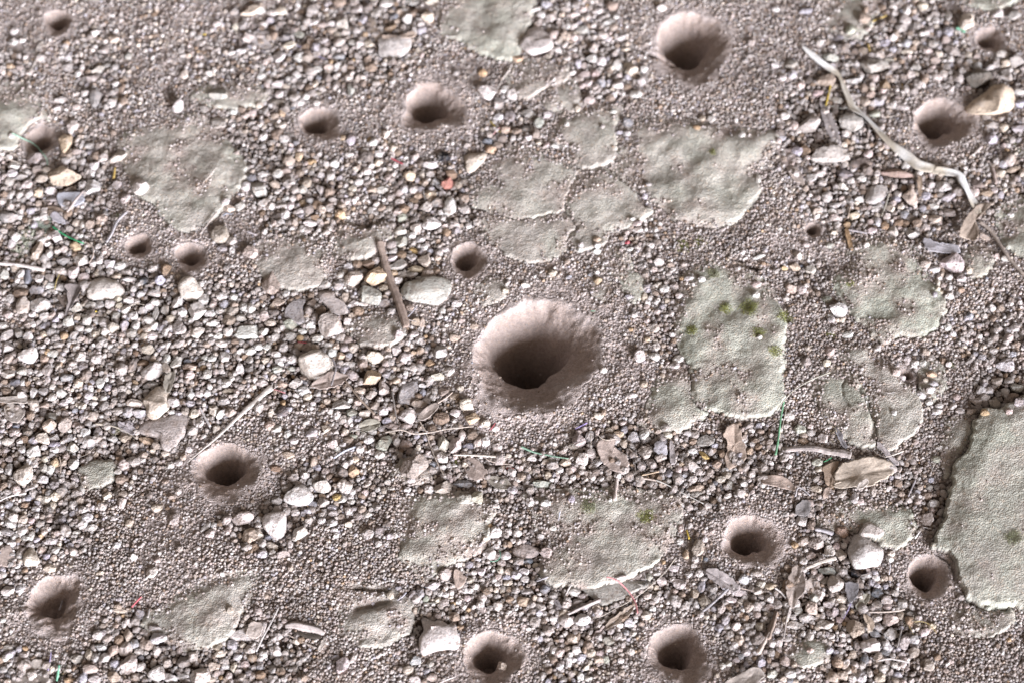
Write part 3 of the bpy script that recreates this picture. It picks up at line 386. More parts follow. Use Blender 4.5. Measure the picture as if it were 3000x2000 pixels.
'A4': '455,520,120,90 C|cream pebble on the rim of the collapsed crater;95,110,100,60,-25 WL;60,180,120,60,-20 GL;200,170,80,80 W;230,240,70,50 W;285,215,50,80 W;360,110,80,60 G;460,265,120,60 W;505,350,70,60 W;420,410,60,50 L;205,65,80,80 PT;695,185,80,60 WT|small white pebble with an ochre top beside a soil lump;800,55,90,80 WL;730,55,50,50 C;850,145,80,60 W;1190,100,70,70 T;1610,65,110,110 GP;1895,135,60,120,-30 W|narrow white stone leaning at the pebble row;1930,195,80,70 PW;1965,115,45,55 W;2220,60,220,130,20 PW|large smooth pinkish stone at the bottom of the straw-tip pit;2300,200,150,190 T|tan rough stone beneath the smooth pinkish one;1400,540,120,110,40 CW|lone cream bean-shaped pebble on fine grit;1455,430,50,60 P;1110,900,100,45 C;1060,1040,50,60 T;1170,1135,90,140 TC|upright tan pebble in the lower left gravel;980,1160,90,60 PT;920,1240,130,80,-20 WL;1040,1265,110,120 TP;1150,1260,130,150 PW;1310,1205,60,100 TC;1240,1200,80,110 LG;1460,1160,170,130,40 WL|pale angular lavender-white stone below the whitish ridge;1380,1210,120,120 TP;810,1310,70,120 TC;870,1330,60,90 WL;830,1430,150,100 TG;700,1340,120,100 G;960,1340,120,90 WP;1190,1400,160,180,-20 WT|white and tan split stone in the lower left gravel;1290,1420,120,80,15 WT;1040,1510,130,100 T;870,1530,100,70 G;1450,1470,190,180 WG|large grey-white rough stone at the bottom edge;1560,1520,160,90 W;1700,1380,150,110 DG|dark brown-grey stone under the end of the whitish ridge;1830,1500,200,180 WT|large white-tan rock at the bottom edge in the lower left gravel;1960,1420,120,90 CT;2070,1420,70,50 W;2140,1430,75,110 CT;2020,1300,90,60 C;1990,1210,110,80 BG;230,1255,60,50 O|small orange pebble above the large dusty leaf;210,1320,70,60 PW;30,990,45,45 W;1410,1055,150,60,-5 GS;1350,1120,60,50 W;770,1520,70,90 L;640,1545,80,50 OB;60,720,140,100 WP;180,710,70,70 WL;280,80,60,50 P;400,190,60,60 PT;450,70,50,60 PT;130,230,60,60 W;100,290,80,60 W;330,250,60,50 L;380,350,70,60 TP;170,390,60,80 G;490,420,50,60 T;920,555,70,40 C;890,480,40,40 W;1080,870,70,50 T;1250,1080,70,60 G;1100,1540,80,60 W;1050,1390,80,70 L;1680,1510,90,60 W;1940,1540,80,50 T;2060,1370,70,60 G;2180,1330,80,60 WL;2250,1400,70,60 P;2330,1430,60,50 W;70,1250,70,60 W;40,1340,60,60 W;30,1450,70,60 G;160,1360,70,60 P;1080,300,60,50 W;560,230,50,50 P',
'B4': '395,190,160,150 WT|crinkled white-tan stone beside the tall white one in the trio;20,210,110,130 TW;145,300,130,80,-25 CT|cream-tan smooth pebble under the white trio;60,385,80,70 LW;245,385,130,80,5 PG;700,95,90,70 W;600,80,70,50 W;720,15,90,60 G;720,165,60,40 W;735,210,50,50 W;1020,20,80,70 W;1035,205,120,110 WP|pinkish white pebble left of the tapering crust;1130,160,80,70 DG;1230,215,65,65 LW;1050,90,45,40 T;1235,755,50,70 C;1465,1360,100,90 LG;1560,1460,60,50 L;2300,405,110,90 WL;2250,540,90,100 TW;2225,590,60,70 P;2255,470,70,60 P;2310,650,80,50 C;2215,660,50,45 W;2030,435,60,40 W;2065,545,90,90 WP;2150,710,50,45 C;1740,570,120,110 PG;1620,670,150,90 WL;1500,740,70,90 LG;1470,800,80,70 WP;1690,750,50,50 W;1670,810,60,50 C;1400,1450,80,70 TW;1470,1530,130,80 WP;1620,1520,100,90 TP;900,1320,60,150,-25 PW;790,1400,130,160 PW;2265,1420,90,90 TC|round tan pebble resting inside the bottom pit;60,1310,70,60 W;30,1410,60,90 L;110,230,60,50 S;150,370,60,50 W;850,110,60,50 C;780,40,60,50 T;930,40,80,70 GP;1200,100,70,60 D;1270,210,60,50 W;1860,480,60,50 W;1960,490,60,60 L;1970,630,60,50 CN;2300,600,60,50 L;1560,800,50,60 N;1740,760,60,50 W;1810,840,40,40 O;1860,820,50,50 W;1940,790,60,60 P;730,1330,60,40 L;1600,1390,60,60 G',
'C4': '320,370,130,100 PG;375,140,60,45 WT;110,545,95,85 W|round white pebble below the flat pinkish stone;150,730,130,60 GW;575,735,100,70,-15 WN;600,830,100,90 G;640,980,160,130 WG|large whitish pebble beneath the grey wood splinter;1080,1020,80,80 LW;100,820,120,100 TO;270,870,110,90 GP;380,770,80,70 G;885,1185,110,90 GN;910,1090,60,60 G;730,1300,80,70 C;810,1300,70,60 P;690,1430,100,60,30 CW|bright cream pebble in a dark hollow at the lower centre;630,1515,60,70 W;700,1535,70,50 W;800,1360,80,60 T;865,1360,50,70 NG;1090,1280,60,60 WP;280,1510,60,70 W;320,1260,80,40,40 W;520,1400,50,60 W;550,1170,90,80 C;600,1165,60,130,-15 TB|tan ribbed seed husk standing in lower gravel;1540,655,120,110 WP|knobbly pinkish white stone near the end of the long thin straw;1490,510,110,70 LP;1255,770,100,80 PW;1375,640,90,90 WP;1490,730,70,50 TP;1430,760,60,70 W;1325,695,45,45 T;1335,570,70,40 W;1720,560,60,70 W;1670,490,45,45 W;1620,570,60,45 W;1775,825,120,140 TP|round tan-pink stone under the grey strap leaf;1740,680,60,110,-15 L;1680,750,80,100,-15 T;1695,320,140,170,-20 GT|grey-tan faceted stone beside the yellow needle and the smooth pit;1600,390,50,80 TO;1540,265,55,50 W;1770,250,50,50 W;1550,140,50,90 P;1780,430,40,40 S;2285,665,90,80 CW|cream nut-shaped pebble beside the grey flat leaf;2130,620,90,80 LW;2090,740,120,60 WP;2260,560,90,50 G;2285,1050,100,90 TN;2010,810,100,80 PW;2200,1200,70,50 W;2290,1380,90,100 L;1000,590,100,30,10 PW;1390,930,30,40 W;1290,890,60,50 W;1240,950,90,70 CN;1260,600,60,60 GN;1480,620,50,50 W;640,780,60,50 W;220,490,60,50 C;60,450,80,60 G;150,450,80,50 S;2100,820,60,50 C;2050,1210,60,60 W;2150,1290,70,60 W;2100,1330,60,50 L;2060,1360,60,50 G;2240,1290,60,60 W;1990,1390,50,50 W;1930,1410,50,50 W;1110,1120,60,50 W;1050,1110,50,50 L;990,1040,60,50 W;990,1270,50,50 P;1000,1360,50,50 W;560,1360,60,50 W;640,1340,70,60 L;440,1420,60,60 W;480,1540,60,50 G',
'D4': '330,270,100,120,-10 TW|upright tan-white pebble among the loose angular stones;450,300,150,140,-20 PG|pink-grey cubic stone among the loose angular stones;575,360,100,110,-15 WT;400,400,85,60 PT;675,400,100,130 TW|tan stone with a pale foot leaning on the big white boulder;635,315,60,60 P;680,175,130,110 BT;545,280,45,45 W;515,230,80,60 G;330,450,70,60 W;545,540,160,80,-15 NS|smooth blue-green flat stone below the split wood chip;620,660,170,180,20 WT|large ridged white-tan stone above the slate flake;675,805,90,70 CW;550,850,120,80,-20 PL;1010,750,90,80 S;800,570,110,90 K|black glossy lump with orange specks below the white boulder;900,600,90,50 W;480,770,110,140,30 PW;400,890,140,150,20 TP|tan-pink stone in the heap below the large grey leaf;240,1035,160,90 WG;530,1030,170,110,20 WT|pale diamond-shaped stone in the lower right heap;805,1065,160,190 T|big tan rounded block in the lower right heap;1000,970,100,90 WP;1125,990,140,130 PT|pinkish tan block beside the thin tan twig;1095,810,90,80 WP;1100,870,80,50 P;1240,840,90,100 WP;1020,1060,100,60,-25 G;990,1115,110,70,-20 L;1130,1120,120,110,30 W|white ribbed stone in the lower right heap;940,1225,180,150,10 WP|broad white stone with pinkish side at the foot of the tan block;1090,1225,100,110 WL;1080,1285,100,60 SG;1255,1200,110,160 GW|tall grey-white oval stone in the lower right heap;1340,1175,80,80 WL;1425,1100,90,60,25 PW;1345,1290,80,90 TP;1230,1310,60,45 W;1465,1400,110,110 TG|round tan-grey stone standing apart below the heap;780,1310,60,70 T;1500,1040,70,60 T;620,920,60,90,-15 PL;690,880,60,60 T;660,990,60,60 P;1000,850,90,70 G;385,1150,70,80 W;585,1140,60,50 W;155,1165,110,50 W;85,1090,60,60 W;100,1190,80,120 WP;160,1370,100,100 PW;205,1480,90,70 W;140,1530,60,50 C;70,1400,80,50 P;240,1395,50,50 T;860,1520,80,90 WL;740,1460,60,60 TW;1070,1440,80,70 WP;655,1330,70,60 P;20,680,90,60 CO;1470,60,140,140 TW|tan-white stone beside the edge of the huge slab;310,70,110,130,25 WL|layered lavender-white stone beside the dark green crust;2210,1170,40,40 O;480,600,70,60 P;460,610,50,60 W;250,300,60,60 OB;520,640,70,60 G;430,790,80,80 GN;560,920,60,80 D;280,910,100,80 G;360,970,140,90 GW;640,240,80,70 D;960,650,70,70 L;940,580,60,50 W;1220,950,60,70 CT;1300,930,80,60 D;1130,380,60,50 C;1120,430,60,60 W;820,1220,70,80 D;1160,1400,60,60 W;1240,1400,60,50 W;890,1350,60,80 S;1180,1500,80,60 L;1030,1520,90,80 TP;380,1260,60,50 TP;30,1290,60,60 G;40,1210,60,60 W;270,1460,50,50 G;300,1500,70,50 W;200,1540,50,50 S;250,1550,60,40 T;40,1490,90,70 WN',
}
# stones with a traced outline: tile, corners, colours, height (share of width), label
PSTONES = [
 ('B1', [(1130,360),(1240,340),(1400,340),(1428,380),(1418,450),(1360,530),(1250,552),(1120,525),(1112,460)], 'WG', .32, 'large flat grey-white stone under a strip of bark, above the white straw'),
 ('B1', [(1920,1420),(2040,1400),(2110,1400),(2112,1450),(2030,1560),(1960,1600),(1915,1540)], 'CT', .4, 'light brown shield-shaped stone beside an orange-tan pebble'),
 ('C1', [(150,270),(240,248),(330,330),(378,420),(345,490),(200,532),(130,505),(68,430),(120,340)], 'WP', .45, 'crusty white clod with a hollow, wedged between the pale slab and a plate'),
 ('D1', [(1815,985),(1950,880),(2120,790),(2200,800),(2262,845),(2250,985),(2090,1082),(1900,1060)], 'CO', .5, 'big cream rock with orange-brown upper half beside a pit'),
 ('A2', [(800,1165),(812,1060),(850,1010),(960,985),(1080,1012),(1160,1090),(1132,1155),(1000,1182),(880,1188)], 'WC', .45, 'big cream-grey six-sided rock above rows of white pebbles'),
 ('A2', [(1648,1060),(1700,990),(1780,1000),(1882,1085),(1862,1155),(1722,1205),(1650,1155)], 'CW', .6, 'bright cream-white boulder just below the close pair of pits'),
 ('B2', [(1330,1030),(1440,995),(1580,985),(1722,990),(1802,1060),(1782,1180),(1690,1242),(1550,1240),(1370,1185)], 'NW', .3, 'flat pale green oblong stone beside the brown stick, below the round pit'),
 ('B2', [(250,1262),(340,1190),(460,1188),(432,1270),(446,1390),(380,1418),(262,1345)], 'GL', .22, 'flat purple-grey flake with a white corner on dark pebbles'),
 ('B2', [(560,1110),(700,1098),(742,1165),(820,1202),(842,1305),(742,1322),(602,1222)], 'GP', .25, 'flat sandy grey stone beside the purple-grey flake'),
 ('D2', [(888,235),(940,150),(1060,140),(1112,192),(1080,270),(980,312),(888,302)], 'GW', .35, 'grey ribbed shell-like flat stone next to a round pink-grey pebble'),
 ('A3', [(1280,300),(1300,258),(1400,190),(1470,178),(1486,290),(1400,342),(1338,346)], 'W', .55, 'bright white angular rock in the left gravel'),
 ('A3', [(1316,545),(1430,405),(1552,420),(1545,520),(1548,622),(1430,716),(1350,692),(1338,600)], 'CT', .55, 'tall tan boulder with a bright cream foot in the left gravel'),
 ('A3', [(1268,785),(1340,730),(1500,700),(1722,672),(1712,850),(1640,930),(1562,998),(1480,992),(1440,892),(1290,845)], 'GP', .22, 'buried flat grey slab with a pale tip below the tan boulder'),
 ('B3', [(398,160),(470,110),(560,90),(650,130),(706,210),(662,300),(520,342),(430,302),(400,232)], 'CW', .55, 'big white and cream boulder in the gravel between the two large pits'),
 ('B3', [(1288,525),(1318,430),(1400,370),(1482,345),(1488,430),(1430,572),(1332,588)], 'GL', .3, 'flat grey oval stone pointed at its upper end'),
 ('B3', [(262,1425),(300,1380),(380,1325),(440,1302),(505,1372),(547,1432),(480,1498),(350,1502),(258,1462)], 'W', .55, 'large pale rock, first and biggest in the row of three below the straw-tip pit'),
 ('B4', [(60,62),(100,-5),(250,-5),(292,50),(282,200),(212,262),(130,222),(70,152)], 'WP', .55, 'tall white stone, largest of the white trio left of a small pebble'),
 ('B4', [(1505,955),(1588,950),(1602,1005),(1680,985),(1760,1012),(1802,1040),(1845,985),(1856,1080),(1872,1180),(1852,1270),(1760,1282),(1620,1302),(1530,1318),(1488,1230),(1488,1140),(1520,1060)], 'WP', .35, 'squarish bright white flat stone with notched top casting a dark shadow'),
 ('D4', [(738,335),(790,210),(900,230),(1062,332),(1074,420),(1002,492),(850,535),(770,502),(738,425)], 'WG', .6, 'biggest white boulder of the loose stones, heart-shaped with a shaded side'),
 ('D4', [(828,165),(880,80),(960,78),(1062,180),(1010,235),(900,222),(820,212)], 'WT', .5, 'tan and white angular stone resting on top of the white boulder'),
 ('A4', [(212,400),(250,330),(300,320),(345,400),(372,470),(300,490),(215,485)], 'C', .5, 'bright cream block stone above the collapsed crater'),
 ('C4', [(-20,330),(120,298),(275,332),(252,392),(120,434),(10,402)], 'PG', .25, 'flat pinkish grey oblong stone below the tapering crust'),
 ('C4', [(552,662),(690,645),(1260,638),(1250,692),(1150,722),(1010,800),(835,882),(762,842),(650,720)], 'GN', .13, 'long flat wedge of grey stone crossed by the pink thread'),
 ('A4', [(2085,1145),(2200,1070),(2420,985),(2480,1000),(2420,1140),(2200,1182)], 'WP', .2, 'pale pinkish flat wedge at the side of the furrowed clod'),
]
# leaves, bark and flakes: tile, corners, colours, lift, curl, kind, label
LEAVES = [
 ('B1', [(-32,300),(0,290),(70,330),(130,400),(138,462),(60,435),(0,415),(-40,380)], 'LW', 8, 5, 'leaf', 'small pale lavender leaf scrap lying on upper gravel'),
 ('B1', [(1032,160),(1080,172),(1120,262),(1158,372),(1110,375),(1050,282)], 'TG', 9, 3, 'bark_chip', 'tan bark chip pointing at the large flat grey-white stone'),
 ('B1', [(1165,332),(1300,335),(1440,300),(1475,318),(1440,352),(1300,360),(1180,355)], 'TP', 22, 3, 'bark_chip', 'thin bark strip resting on the large flat grey-white stone'),
 ('D1', [(468,930),(530,980),(602,1100),(662,1322),(560,1252),(500,1080)], 'LG', 12, 4, 'leaf', 'grey pointed leaf lying below the yellow needle'),
 ('D1', [(78,1345),(200,1382),(252,1450),(200,1568),(130,1505)], 'PL', 8, 5, 'leaf', 'pinkish lavender leaf scrap beside the big rounded crust'),
 ('A2', [(538,205),(740,203),(762,290),(640,332),(540,302)], 'Z', 16, 4, 'flake', 'shiny bluish white flake crossed by a grey straw'),
 ('A2', [(405,345),(480,322),(600,370),(590,410),(470,400)], 'BG', 10, 4, 'bark_chip', 'brown-grey bark scrap above the pale tangle of fibres'),
 ('A2', [(465,400),(520,385),(600,470),(560,480),(480,452)], 'LZ', 14, 3, 'flake', 'small lavender flake above the bright green fibre'),
 ('A2', [(612,1058),(742,1040),(756,1102),(702,1182),(650,1262),(588,1332),(622,1200)], 'DL', 18, 14, 'leaf', 'curled dark grey leaf standing in the left gravel'),
 ('A2', [(520,1145),(610,1150),(625,1215),(580,1255)], 'DP', 8, 3, 'leaf', 'small dark triangular leaf scrap beside the curled one'),
 ('D2', [(1880,332),(1960,280),(2022,288),(2020,332),(1892,432),(1922,560),(1890,652),(1812,622),(1738,590),(1790,452)], 'TG', 24, 10, 'leaf', 'folded tan-grey dry leaf lying over the end of the ribbon of grass'),
 ('D2', [(1418,618),(1470,628),(1520,650),(1620,668),(1720,680),(1752,752),(1602,752),(1480,742),(1430,692)], 'LZ', 16, 5, 'flake', 'torn lavender-blue flake above the large round white stone'),
 ('D2', [(1368,58),(1405,62),(1410,180),(1392,235),(1370,160)], 'TB', 16, 2, 'bark_chip', 'narrow tan-brown bark chip beside the cream stone with a hollow'),
 ('D2', [(700,540),(735,545),(772,700),(762,735),(735,700)], 'OB', 8, 2, 'bark_chip', 'narrow ochre-brown chip beside the edge of the broad green crust'),
 ('D2', [(170,-30),(270,-20),(340,130),(300,120),(220,80)], 'GP', 10, 3, 'leaf', 'grey leaf point beside the big rounded crust plate'),
 ('A3', [(-15,508),(200,500),(262,535),(225,562),(60,560),(-15,545)], 'GW', 14, 4, 'bark_chip', 'flat grey bark piece at the left edge'),
 ('A3', [(35,595),(110,560),(222,645),(182,722),(140,742),(60,702)], 'GW', 12, 5, 'bark_chip', 'corky light grey bark chunk with a hollow'),
 ('A3', [(1530,300),(1612,270),(1602,362),(1562,462),(1508,412)], 'GN', 22, 4, 'leaf', 'narrow grey-white leaf standing against the bright white rock'),
 ('A3', [(1080,732),(1160,745),(1242,792),(1222,852),(1110,792)], 'L', 14, 3, 'leaf', 'lavender leaf scrap with a small hole by the flat twig'),
 ('B3', [(498,402),(600,322),(702,270),(852,312),(762,402),(622,432)], 'PG', 22, 6, 'leaf', 'pinkish grey leaf under a dark curved twig below the cream boulder'),
 ('B3', [(938,792),(980,730),(1080,708),(1145,742),(1112,792),(1000,822)], 'NG', 12, 4, 'leaf', 'small green-grey curled leaf beside a white pebble'),
 ('B3', [(1482,690),(1540,620),(1640,560),(1682,580),(1640,650),(1540,712)], 'GP', 18, 6, 'bark_chip', 'frayed grey-pink bark scrap in the centre gravel'),
 ('B3', [(1900,1082),(1990,1050),(2090,1132),(2135,1212),(2062,1272),(1950,1232)], 'PG', 10, 5, 'leaf', 'torn pinkish leaf flake above the smooth blue-grey pebble'),
 ('B3', [(2108,1242),(2200,1228),(2322,1270),(2332,1342),(2230,1352)], 'GN', 12, 4, 'leaf', 'oval pale grey leaf beside the smooth blue-grey pebble'),
 ('C3', [(790,902),(860,890),(952,888),(940,962),(1022,1010),(1072,1090),(1042,1172),(960,1182),(880,1150),(810,1080),(780,982)], 'PG', 18, 8, 'leaf', 'large torn brown-pink leaf dusted with sand above a short stick'),
 ('C3', [(1938,842),(2000,760),(2052,743),(2092,800),(2112,900),(2145,982),(2140,1072),(2080,1102),(1998,1162),(1958,1080),(1972,930)], 'TP', 16, 10, 'leaf', 'big brown curled leaf below the mossy plate'),
 ('C3', [(1300,965),(1340,905),(1420,950),(1425,1020),(1370,1035),(1310,1010)], 'LZ', 16, 8, 'flake', 'shaggy blue-grey flake in the gravel among leaf scraps'),
 ('C3', [(1445,925),(1475,920),(1502,1100),(1480,1120),(1455,1110)], 'LG', 12, 2, 'bark_chip', 'short upright grey bark strip beside the shaggy flake'),
 ('D3', [(598,1205),(660,1122),(762,1080),(950,1058),(1112,1090),(1142,1152),(1120,1222),(1000,1282),(950,1322),(762,1332),(690,1342),(598,1322),(612,1262)], 'CG', 16, 6, 'leaf', 'big ragged cream-grey dry leaf crust below the grey wood stick'),
 ('D3', [(508,1142),(652,1090),(602,1202),(612,1272),(572,1342),(520,1272)], 'TB', 10, 4, 'leaf', 'brown dry leaf tucked under the ragged cream one'),
 ('D3', [(798,1332),(850,1270),(902,1243),(897,1302),(822,1342)], 'W', 28, 3, 'flake', 'bright white flake on the lower edge of the ragged leaf'),
 ('D3', [(-15,1222),(150,1240),(242,1330),(240,1362),(100,1332),(-60,1290)], 'PT', 10, 5, 'bark_chip', 'pinkish tan bark slab pointing to the cream tan-edged pebble'),
 ('D3', [(988,915),(1030,930),(1192,1092),(1162,1105),(1060,1020),(1000,970)], 'LG', 12, 3, 'leaf', 'narrow lavender-grey leaf under the short cream straw'),
 ('D3', [(600,785),(640,800),(722,955),(690,965),(640,880)], 'SL', 10, 3, 'leaf', 'dark slate leaf strip against the foot of the split green crust'),
 ('D3', [(245,1575),(260,1500),(322,1440),(382,1470),(380,1562),(330,1590)], 'SG', 12, 4, 'flake', 'slate-grey flake beside the dark green crust'),
 ('D3', [(520,1340),(565,1335),(545,1420),(500,1425)], 'PT', 10, 2, 'bark_chip', 'small pinkish bark chip below the ragged leaf'),
 ('A4', [(78,1575),(180,1460),(262,1370),(352,1332),(432,1400),(442,1470),(420,1575)], 'GW', 12, 10, 'leaf', 'large dusty grey leaf lying at the bottom edge corner'),
 ('A4', [(8,332),(92,300),(132,402),(142,482),(60,492),(-20,472)], 'PG', 9, 3, 'bark_chip', 'pinkish grey slab of bark beside the bright cream block'),
 ('A4', [(1265,900),(1320,905),(1310,960),(1250,980)], 'L', 8, 2, 'flake', 'small lavender flake near the pink stick'),
 ('B4', [(1818,532),(1862,518),(1902,570),(1935,600),(1880,682),(1830,662)], 'PT', 10, 3, 'bark_chip', 'pinkish tan bark chip below the tapering crust'),
 ('B4', [(-60,1010),(0,990),(62,1040),(42,1122),(-30,1145),(-90,1100)], 'WP', 12, 4, 'flake', 'whitish pink flake beside the leaning grey straw'),
 ('B4', [(565,1255),(600,1180),(635,1150),(642,1190),(600,1262)], 'W', 8, 3, 'flake', 'thin white chip at the end of the husk'),
 ('C4', [(868,1072),(900,980),(1052,870),(1112,848),(1112,892),(1022,982)], 'TG', 14, 5, 'leaf', 'narrow tan leaf just under the long thin straw'),
 ('C4', [(735,1165),(770,1100),(862,1038),(830,1110),(800,1165)], 'PL', 12, 5, 'leaf', 'small pinkish leaf below the narrow tan one'),
 ('C4', [(1760,540),(1800,510),(1892,515),(1992,580),(2085,662),(2062,715),(1940,682),(1860,632),(1800,592)], 'LG', 16, 8, 'leaf', 'flat lavender-grey leaf below the smooth pit'),
 ('C4', [(370,780),(412,790),(490,905),(460,915),(400,850)], 'L', 10, 2, 'leaf', 'narrow lavender leaf beside the flat wedge stone'),
 ('C4', [(1925,1580),(2130,1450),(2252,1412),(2312,1480),(2282,1532),(2180,1590)], 'GW', 18, 6, 'bark_chip', 'large pale grey bark piece cut by the bottom edge'),
 ('D4', [(158,655),(198,540),(250,468),(312,500),(342,602),(332,702),(272,792),(240,872),(190,852),(168,752)], 'GP', 18, 10, 'leaf', 'large grey leaf with a long stalk beside the loose stones'),
 ('D4', [(700,642),(802,638),(824,702),(792,802),(740,805)], 'SL', 20, 5, 'flake', 'slate-blue layered flake under the ridged stone'),
 ('D4', [(800,860),(850,765),(925,735),(930,790),(880,880),(840,898)], 'NG', 16, 6, 'leaf', 'oval grey-green leaf beside the slate-blue flake'),
 ('D4', [(340,640),(400,600),(470,650),(460,720),(380,740)], 'WP', 10, 4, 'flake', 'frosty white lichen flake beside the large grey leaf'),
 ('D4', [(860,925),(900,930),(965,1000),(950,1070),(910,1075),(890,1000)], 'TC', 22, 5, 'leaf', 'torn cream-tan leaf on the stones of the lower heap'),
]
